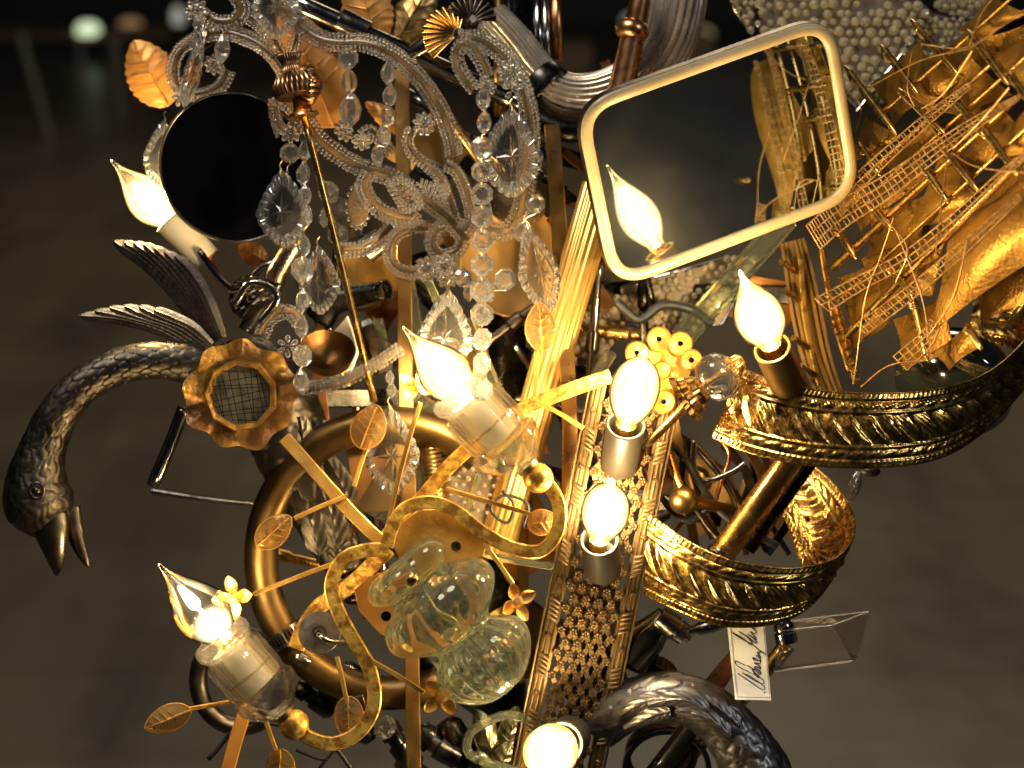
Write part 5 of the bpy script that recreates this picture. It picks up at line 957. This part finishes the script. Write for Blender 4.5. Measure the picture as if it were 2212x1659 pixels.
# beaded shade panels
def bead_panel(label, poly, z, sp_=20, r=8.6, mat=BEADMILK, curve=0):
    P = np.array(poly, float); c = P.mean(0); t = thing('bead_netting', label, 'bead netting', (c[0], P[:, 1].max(), z), 'woven bead panels'); pts = []
    x0, y0 = P.min(0); x1, y1 = P.max(0); j = 0; y = y0
    def inside(x, y):
        s = False
        for k in range(len(P)):
            (ax, ay), (bx, by) = P[k], P[k-1]
            if (ay > y) != (by > y) and x < (bx-ax)*(y-ay)/(by-ay)+ax: s = not s
        return s
    while y < y1:
        x = x0+(sp_/2 if j % 2 else 0)
        while x < x1:
            if inside(x, y) and random.random() > .07: pts.append((x+random.uniform(-3.5, 3.5), y+random.uniform(-3.5, 3.5), z+curve*(1-((x-c[0])/(x1-x0)*2)**2)+random.uniform(-2, 2)))
            x += sp_
        y += sp_*.86; j += 1
    part('bead_field', beads(Wn(pts), [r*U*random.uniform(.65, 1.15) for _ in pts]), mat, t, 180, kind='stuff')
    part('wire_frame', tube([(x, y, z-4) for x, y in poly], 3.2, 8, 1, closed=True, raw=True), STEEL, t)
    part('net', xf(slab([(x-c[0], c[1]-y) for x, y in poly], 3), frame(c[0], c[1], z-12)), surf('net '+label[:9], (.20, .155, .11), (.12, .09, .06), metal=.2, rough=.5, scale=120), t)
bead_panel('pale woven bead panel behind the fluted gold stem', [(1175, 640), (1310, 628), (1335, 640), (1345, 700), (1310, 780), (1180, 800)], -150, 21, 9.5)
bead_panel('dim woven bead panel under the mirror', [(1340, 620), (1560, 560), (1640, 560), (1560, 700), (1440, 720), (1350, 700)], -170, 19, 8.5)
bead_panel('bright bead panel at the top right above the mirror', [(1640, -20), (1930, -30), (2005, 20), (1945, 120), (1890, 190), (1850, 240), (1780, 150), (1640, 70)], -240, 23, 11)
bead_panel('pinkish flat bead panel between the mirror and the model ship', [(2010, 26), (2140, 55), (2110, 160), (2010, 230), (1880, 215), (1940, 130)], -270, 17, 6.5)
bead_panel('small bead panel at the top left of the mirror corner', [(1575, -20), (1632, -20), (1625, 80), (1585, 20)], -250, 16, 9)
bead_panel('bead panel cut by the top edge above the model ship', [(2020, -30), (2150, -30), (2150, 25), (2090, 40), (2030, 24)], -300, 17, 10)
bead_panel('dark bead panel with bright dots behind the upper scroll', [(950, 990), (1080, 960), (1120, 1060), (1060, 1190), (960, 1130)], -40, 21, 6)
# middle-ground odds and ends
solo('brass_dish', turned((1112, 575, -150), (1116, 566, -110), [(0, .1), (.02, 60), (.5, 108), (.95, 122), (1, 120), (.6, 104), (.2, 60), (.16, .1)], 48), surf('spun brass', (.42, .25, .075), (.30, .17, .045), metal=.6, rough=.5, scale=20), 'shallow gold dish behind the octagon chain', 'dish', smooth=60)
solo('amber_bulb', turned((1118, 380, -10), (1122, 500, -5), [(0, .1), (.1, 40), (.4, 62), (.7, 56), (.92, 30), (1, .1)], 32), surf('smoked amber', (.085, .058, .032), (.05, .034, .02), metal=.2, rough=.2, scale=20), 'dark smoky bulb inside the right beaded arm', 'bulb', smooth=180)
solo('bright_sheet', xf(slab([(-34, -58), (20, -64), (40, -10), (6, 60), (-30, 22)], 6, 2), frame(742, 742, -10, -8, 10, -30)), IVORY, 'sheet coloured ivory for a bulb reflection, left of the centre bulb', 'plate')  # ivory colour imitates a polished sheet reflecting the bulb
solo('nickel_flask', turned((790, 690, -30), (836, 800, -40), [(0, 18), (.1, 24), (.5, 30), (.9, 34), (1, 30)], 6), STEEL, 'six sided nickel flask right of the thin brass rod', 'flask', smooth=0)
t = thing('dark_pipe', 'dark curved pipe with an open end left of the brass upright', 'pipe', (760, 690, -20)); part('pipe', tube([(690, 690, -40), (715, 655, -30), (765, 640, -20), (825, 628, 0)], [34, 32, 26, 20], 24), DARKMETAL, t, 180); part('opening', turned((815, 630, -4), (836, 626, 8), [(0, 20), (.5, 24), (1, 24), (1, 19), (.2, 15)], 24), CHROME, t)
solo('pierced_plate', xf(slab([(-70, -50), (75, -60), (80, 30), (20, 55), (-60, 40)], 5, 2), frame(800, 580, -70, 12)), GOLDFLAT, 'orange gold plate behind the lower beaded loops', 'plate')
solo('copper_bowl', turned((706, 795, 20), (708, 755, 60), [(0, .1), (.05, 30), (.5, 52), (1, 60), (.9, 56), (.5, 46), (.2, .1)], 36), surf('brown copper', (.24, .12, .04), (.12, .06, .02), rough=.4, scale=30), 'brown copper bowl right of the scalloped gilt disc', 'bowl', smooth=60)
solo('orange_plate', xf(slab([(-50, -80), (40, -90), (60, 20), (30, 90), (-40, 80)], 6, 2), frame(800, 1020, -60, 10)), surf('rusty plate', (.24, .11, .03), (.12, .05, .015), metal=.5, rough=.5, scale=30), 'rusty orange plate inside the big brass ring', 'plate')
solo('spring_tube', turned((915, 900, -20), (950, 1080, -10), [(i/40, 22+3*(i % 2)) for i in range(41)], 24), BRASS_OLD, 'ribbed brass spring tube behind the centre', 'tube')
solo('grey_plate', xf(slab([(-60, -40), (60, -50), (65, 30), (-40, 60)], 6, 2), frame(755, 470, -90, 20)), STEEL, 'pale grey metal plate under the oval bead plaque', 'plate')
solo('steel_socket', turned((790, 545, -40), (880, 480, -40), [(0, 30), (.4, 30), (.42, 20), (1, 18)], 24), STEEL, 'steel socket inside the lower beaded swoop', 'socket')
t = thing('black_socket', 'black slotted lamp socket behind the right beaded arms', 'socket', (935, 420, -30)); part('shell', turned((900, 372, -40), (965, 410, -30), [(0, 40), (.7, 42), (.8, 34), (1, 30)], 28), BLACKGLOSS, t); part('screw', ball(955, 418, 5, 9, 12, 8), STEEL, t, 180)
for i, (L, r, m, lab) in enumerate((([(640, 520), (600, 585), (590, 610)], 22, surf('pink satin', (.62, .42, .28), rough=.28), 'pinkish satin tube under the black disc'), ([(604, 600), (590, 625), (560, 665), (530, 715)], 17, BLACKGLOSS, 'glossy black rod behind the scalloped disc'), ([(545, 600), (572, 575), (620, 560)], 8, STEEL, 'short nickel rod under the black disc'), ([(398, 880), (372, 950), (330, 1050)], 15, CHROME, 'chrome tube sticking out under the swan neck'), ([(430, 540), (475, 600), (540, 655)], 7, CHROME, 'thin chrome rod under the ivory sleeve'))):
    solo('short_tube', tube([(*p, -20-i*5) for p in L], r, 18, 5), m, lab, 'tube', 'short tubes at the left', smooth=180)
solo('pale_rod', tube([(330, 1062, -260), (440, 1078, -230), (560, 1092, -200)], [9, 6, 6], 10), STEEL, 'thin pale rod reaching left behind the big brass ring', 'rod'); solo('brush', feathered([(520, 610, -30, 20), (540, 640, -20, 40), (560, 670, -10, 30)], n=40, amp=10, m=14, row=10), BRONZE, 'dark bristly brush end behind the swan feathers', 'brush')
t = thing('dark_ring', 'dark bronze ring at the lower left behind the clear cup', 'ring', (480, 1560, -60)); part('tube', tube([(520+92*math.cos(a), 1470+100*math.sin(a), -60) for a in np.linspace(0, 2*math.pi, 16, endpoint=False)], 20, 16, 5, closed=True), BRONZE, t, 180)
# bottom clutter
for i, (a, b, r, m) in enumerate((((830, 1560), (900, 1660), 26, BLACKGLOSS), ((900, 1580), (1000, 1640), 30, BLACKGLOSS), ((720, 1480), (800, 1600), 24, DARKMETAL), ((960, 1560), (1040, 1680), 34, DARKMETAL), ((860, 1640), (930, 1690), 22, COPPER), ((740, 1440), (840, 1500), 20, DARKMETAL), ((640, 1480), (720, 1540), 22, DARKMETAL), ((850, 1330), (990, 1500), 30, DARKMETAL), ((900, 1420), (1060, 1540), 26, BLACKGLOSS))):
    solo('dark_fitting', turned((*a, -20-i*6), (*b, -30-i*6), [(0, r*.7), (.1, r), (.3, r), (.32, r*.75), (.45, r*.75), (.47, r*1.05), (.9, r), (1, r*.6)], 24), m, ('glossy black turned fitting at the bottom, left of the upright bar', 'glossy black turned fitting at the bottom, right of the upright bar', 'dull dark turned fitting behind the lower scroll', 'large dull dark turned fitting below the foot of the clear glass piece', 'copper turned fitting at the bottom edge by the upright bar', 'dull dark turned fitting under the brass ring, nearest the scroll', 'dull dark turned fitting under the steel washer', 'dull dark turned fitting behind the body of the clear glass piece', 'glossy black turned fitting behind the foot of the clear glass piece')[i], 'fitting', 'dark fittings at the bottom')
FEAT = surf('olive pressed metal', (.30, .26, .15), (.12, .10, .06), rough=.3, scale=50)
for i, (x, y, ro, L) in enumerate(((1052, 1590, 20, 120), (1105, 1580, -12, 110), (1090, 1640, -24, 90), (1040, 1660, 10, 80))): leaf(('pressed dark metal leaf beside the pierced strip, left of two upper', 'pressed dark metal leaf beside the pierced strip, right of two upper', 'bright pressed metal leaf at the bottom beside the pierced strip', 'pressed metal leaf cut by the bottom edge')[i], x, y, 60+i*8, ro, L, 56, FEAT, 'metal_leaf', 'pressed metal leaves', 0, 10, rimr=1.2)
solo('clear_loop', tube([(1150, 1555, 110), (1090, 1545, 105), (1020, 1580, 100), (1012, 1625, 100), (1060, 1650, 105), (1140, 1672, 110)], 10, 12, 8), CRYSTAL_OLD, 'looped clear plastic tube around the pressed metal leaves', 'tube', smooth=180)
solo('crystal_lump', xf((octagon(7, 30, 18)), frame(832, 1572, 40, 20, 20, 30)), CRYSTAL, 'small bright crystal lump between the scroll and the upright bar', 'crystal', smooth=0)
solo('pale_plate', xf(slab([(-30, -20), (30, -28), (34, 24), (-26, 30)], 5, 2), frame(760, 1535, 10, 20)), STEEL, 'small pale plate below the lower scroll', 'plate')
# bottom right: rods, rings, acrylic prism
solo('black_rod', tube([(1400, 1690, 60), (1500, 1560, 60), (1535, 1505, 55)], 22, 20, 3), BLACKGLOSS, 'glossy black rod crossing the swan arch at the bottom', 'rod', smooth=180)
solo('gold_rod', tube([(1440, 1690, 20), (1520, 1600, 20), (1620, 1490, 10), (1700, 1390, 0)], 16, 20, 4), BRASS, 'gold rod behind the glossy black rod', 'rod', smooth=180)
for i, (x, y, r, m, lab) in enumerate(((1428, 1630, 72, BRONZE, 'flat dark ring inside the swan arch'), (1440, 1660, 90, CHROME, 'larger chrome ring cut by the bottom edge inside the swan arch'))):
    solo('flat_ring', bar([(x+r*math.cos(a), y+r*math.sin(a)*.9, 10+i*20+20*math.cos(a)) for a in np.linspace(0, 2*math.pi, 14, endpoint=False)], 12, 26, 5, closed=True), m, lab, 'ring', 'rings in the swan arch')
t = thing('glass_prism', 'smoky clear prism pointing right below the lower brass band', 'prism', (1780, 1440, 40)); V = np.array([W(*p) for p in ((1690, 1362, 80), (1798, 1352, 80), (1842, 1428, 72), (1672, 1450, 76), (1697, 1343, 30), (1877, 1322, 26), (1852, 1418, 22), (1684, 1436, 24))])
part('prism', (V, [(3, 2, 1, 0), (0, 1, 5, 4), (1, 2, 6, 5), (2, 3, 7, 6), (3, 0, 4, 7), (4, 5, 6, 7)]), crystal('smoked prism', (1.0, .95, .87), .015, .12, 1.5, .03), t, 0)
for a_, b_ in ((0, 1), (1, 2), (2, 3), (1, 5), (5, 6), (2, 6), (4, 5)): part('polished_edge', sweep(V[[a_, b_]], circ(8, 2.0*U)), BORDERGLASS, t)
part('knurled_cap', turned((1690, 1340, 60), (1700, 1390, 60), [(0, 16), (.2, 22), (.4, 22), (.45, 17), (.55, 24), (.95, 24), (1, 20)], 24), CHROME, t)
solo('copper_wedge', xf(slab([(-28, -90), (25, -60), (40, 90), (10, 80)], 8, 3), frame(1560, 1440, 90, -28)), COPPER, 'slanting copper glass blade left of the white tag', 'blade')
t = thing('nickel_socket', 'nickel lamp socket with clamp left of the tag below the lower band', 'socket', (1420, 1400, 40)); part('shell', turned((1360, 1420, 60), (1440, 1330, 80), [(0, 46), (.5, 42), (.8, 30), (1, 24)], 28), surf('smoke nickel', (.30, .27, .20), rough=.18), t); part('clamp', turned((1424, 1330, 100), (1478, 1372, 100), [(0, 24), (.6, 27), (.62, 20), (.7, 20), (.72, 26), (1, 24)], 24), STEEL, t); part('screw', turned((1478, 1372, 100), (1490, 1382, 100), [(0, 8), (1, 8)], 10), STEEL, t)
leaf('dark bronze leaf hanging below the nickel socket', 1425, 1440, 40, 60, 90, 44, BRONZE, 'bronze_leaf', None, .04, 10, rimr=0)
solo('cable_clip', ball(1880, 1018, 150, 16, 14, 10, (1.4, .8, 1)), RUBBER, 'black clip under the upper brass band', 'clip', smooth=180)
leaf('frosted glass leaf tip under the upper brass band', 1845, 1050, 40, -20, 70, 30, CRYSTAL, 'glass_leaf', None, 0, 6, rimr=0)
# the dark steel armature that carries everything, mostly hidden
t = thing('armature', 'dark steel armature post in the core of the tangle', 'armature', (1080, 1800, -260))
part('post', tube([(1110, -120, -260), (1090, 800, -270), (1075, 1800, -260)], 58, 24, 3), DARKMETAL, t, 180)
for i, (a, b) in enumerate((((1095, 700), (1500, 980)), ((1095, 500), (700, 640)), ((1085, 1200), (780, 1320)), ((1085, 1000), (1560, 1120)), ((1095, 300), (1480, 420)), ((1090, 400), (820, 250)), ((1085, 860), (640, 860)), ((1085, 1300), (1480, 1480)), ((1095, 620), (1760, 640)))):
    part('cross_bar', bar([(*a, -250), (*b, -150)], 40, 14, 3), DARKMETAL, t)
SHEETS = (BRASS_OLD, COPPER, surf('sheet brass', (.52, .32, .10), (.38, .22, .06), metal=.75, rough=.4, scale=14), BRONZE, LEAFORANGE)
places = ((940, 330, 'under the right beaded arms'), (820, 640, 'behind the dark curved pipe'), (990, 560, 'behind the bead rosettes'), (1180, 420, 'behind the right beaded arm and biggest pendant'), (980, 780, 'behind the bright pendant above the centre bulb'), (1250, 720, 'behind the fluted stem'), (1130, 960, 'behind the ball of the upper clear cup'), (900, 960, 'inside the brass ring at the top'), (990, 1190, 'behind the upper scroll'), (1150, 1180, 'between the upper scroll and the pierced strip'), (1130, 1390, 'between the clear glass piece and the pierced strip'), (1420, 1000, 'between the pierced strip and the small brass ball'), (1520, 1060, 'inside the brass bands'), (1340, 560, 'behind the lower left mirror corner'), (1640, 660, 'between the mirror and the ship hull'), (760, 610, 'behind the thin brass rod'), (940, 1460, 'under the brass ring near the small gilt flower'), (1660, 1110, 'inside the lower brass band loop'), (870, 1320, 'inside the brass ring at the bottom'))
for i, (x, y, lab) in enumerate(places):
    w_, h_ = random.uniform(90, 150), random.uniform(90, 150); ph = random.uniform(0, 6); bend = random.uniform(-40, 40)
    g = gridgeo(lambda u, v: ((u-.5)*w_*(1+.25*math.sin(3*v+ph)), (v-.5)*h_*(1+.2*math.sin(4*u+ph)), bend*math.cos((u-.5)*3+.4*v)+8*math.sin(5*v+ph)*u), 14, 14, thick=5)
    solo('sheet_scrap', xf(g, frame(x, y, -150-(i*37) % 90, random.uniform(0, 180), random.uniform(-25, 25), random.uniform(-30, 30))), SHEETS[i % 5], ('old brass', 'copper', 'brass', 'dark bronze', 'orange gilt')[i % 5]+' bent sheet '+lab, 'metal sheet', 'bent metal sheets in the tangle', smooth=60)
rods = (BRASS_OLD, BRONZE, CHROME, COPPER, DARKMETAL, BRASS)
used_labels = set()
for i in range(52):
    x = random.uniform(680, 1480); y = random.uniform(260, 1380)
    if x < 900 and y < 430: continue
    a = random.uniform(0, math.pi); L = random.uniform(90, 210); z = random.uniform(-230, -90); dx, dy = math.cos(a)*L, math.sin(a)*L; m = rods[i % 6]
    if i % 3 == 0: g = bar([(x-dx, y-dy, z), (x, y, z+random.uniform(-20, 20)), (x+dx, y+dy, z)], random.uniform(18, 40), 8, 3)
    else: g = turned((x-dx, y-dy, z), (x+dx, y+dy, z+random.uniform(-50, 50)), [(0, 8), (.1, 14), (.2, 14), (.22, 10), (.6, 10), (.62, 16), (.75, 16), (.77, 10), (1, 10)], 16)
    col_ = ('old brass', 'dark bronze', 'chrome', 'copper', 'black steel', 'bright brass')[i % 6]; lm = ('the thin brass rod', 'the flat upright bar', 'the octagon chain', 'the fluted gold stem', 'the pierced strip')[min(4, int((x-680)/160))]
    lab = '%s %s behind %s, %s' % (col_, 'strip' if i % 3 == 0 else 'turned rod', lm, ('high up', 'above the centre bulb', 'level with the centre bulb', 'low down')[min(3, int((y-260)/280))])
    if lab not in used_labels: used_labels.add(lab); solo('scrap_rod', g, m, lab, 'metal rod', 'metal rods in the tangle')
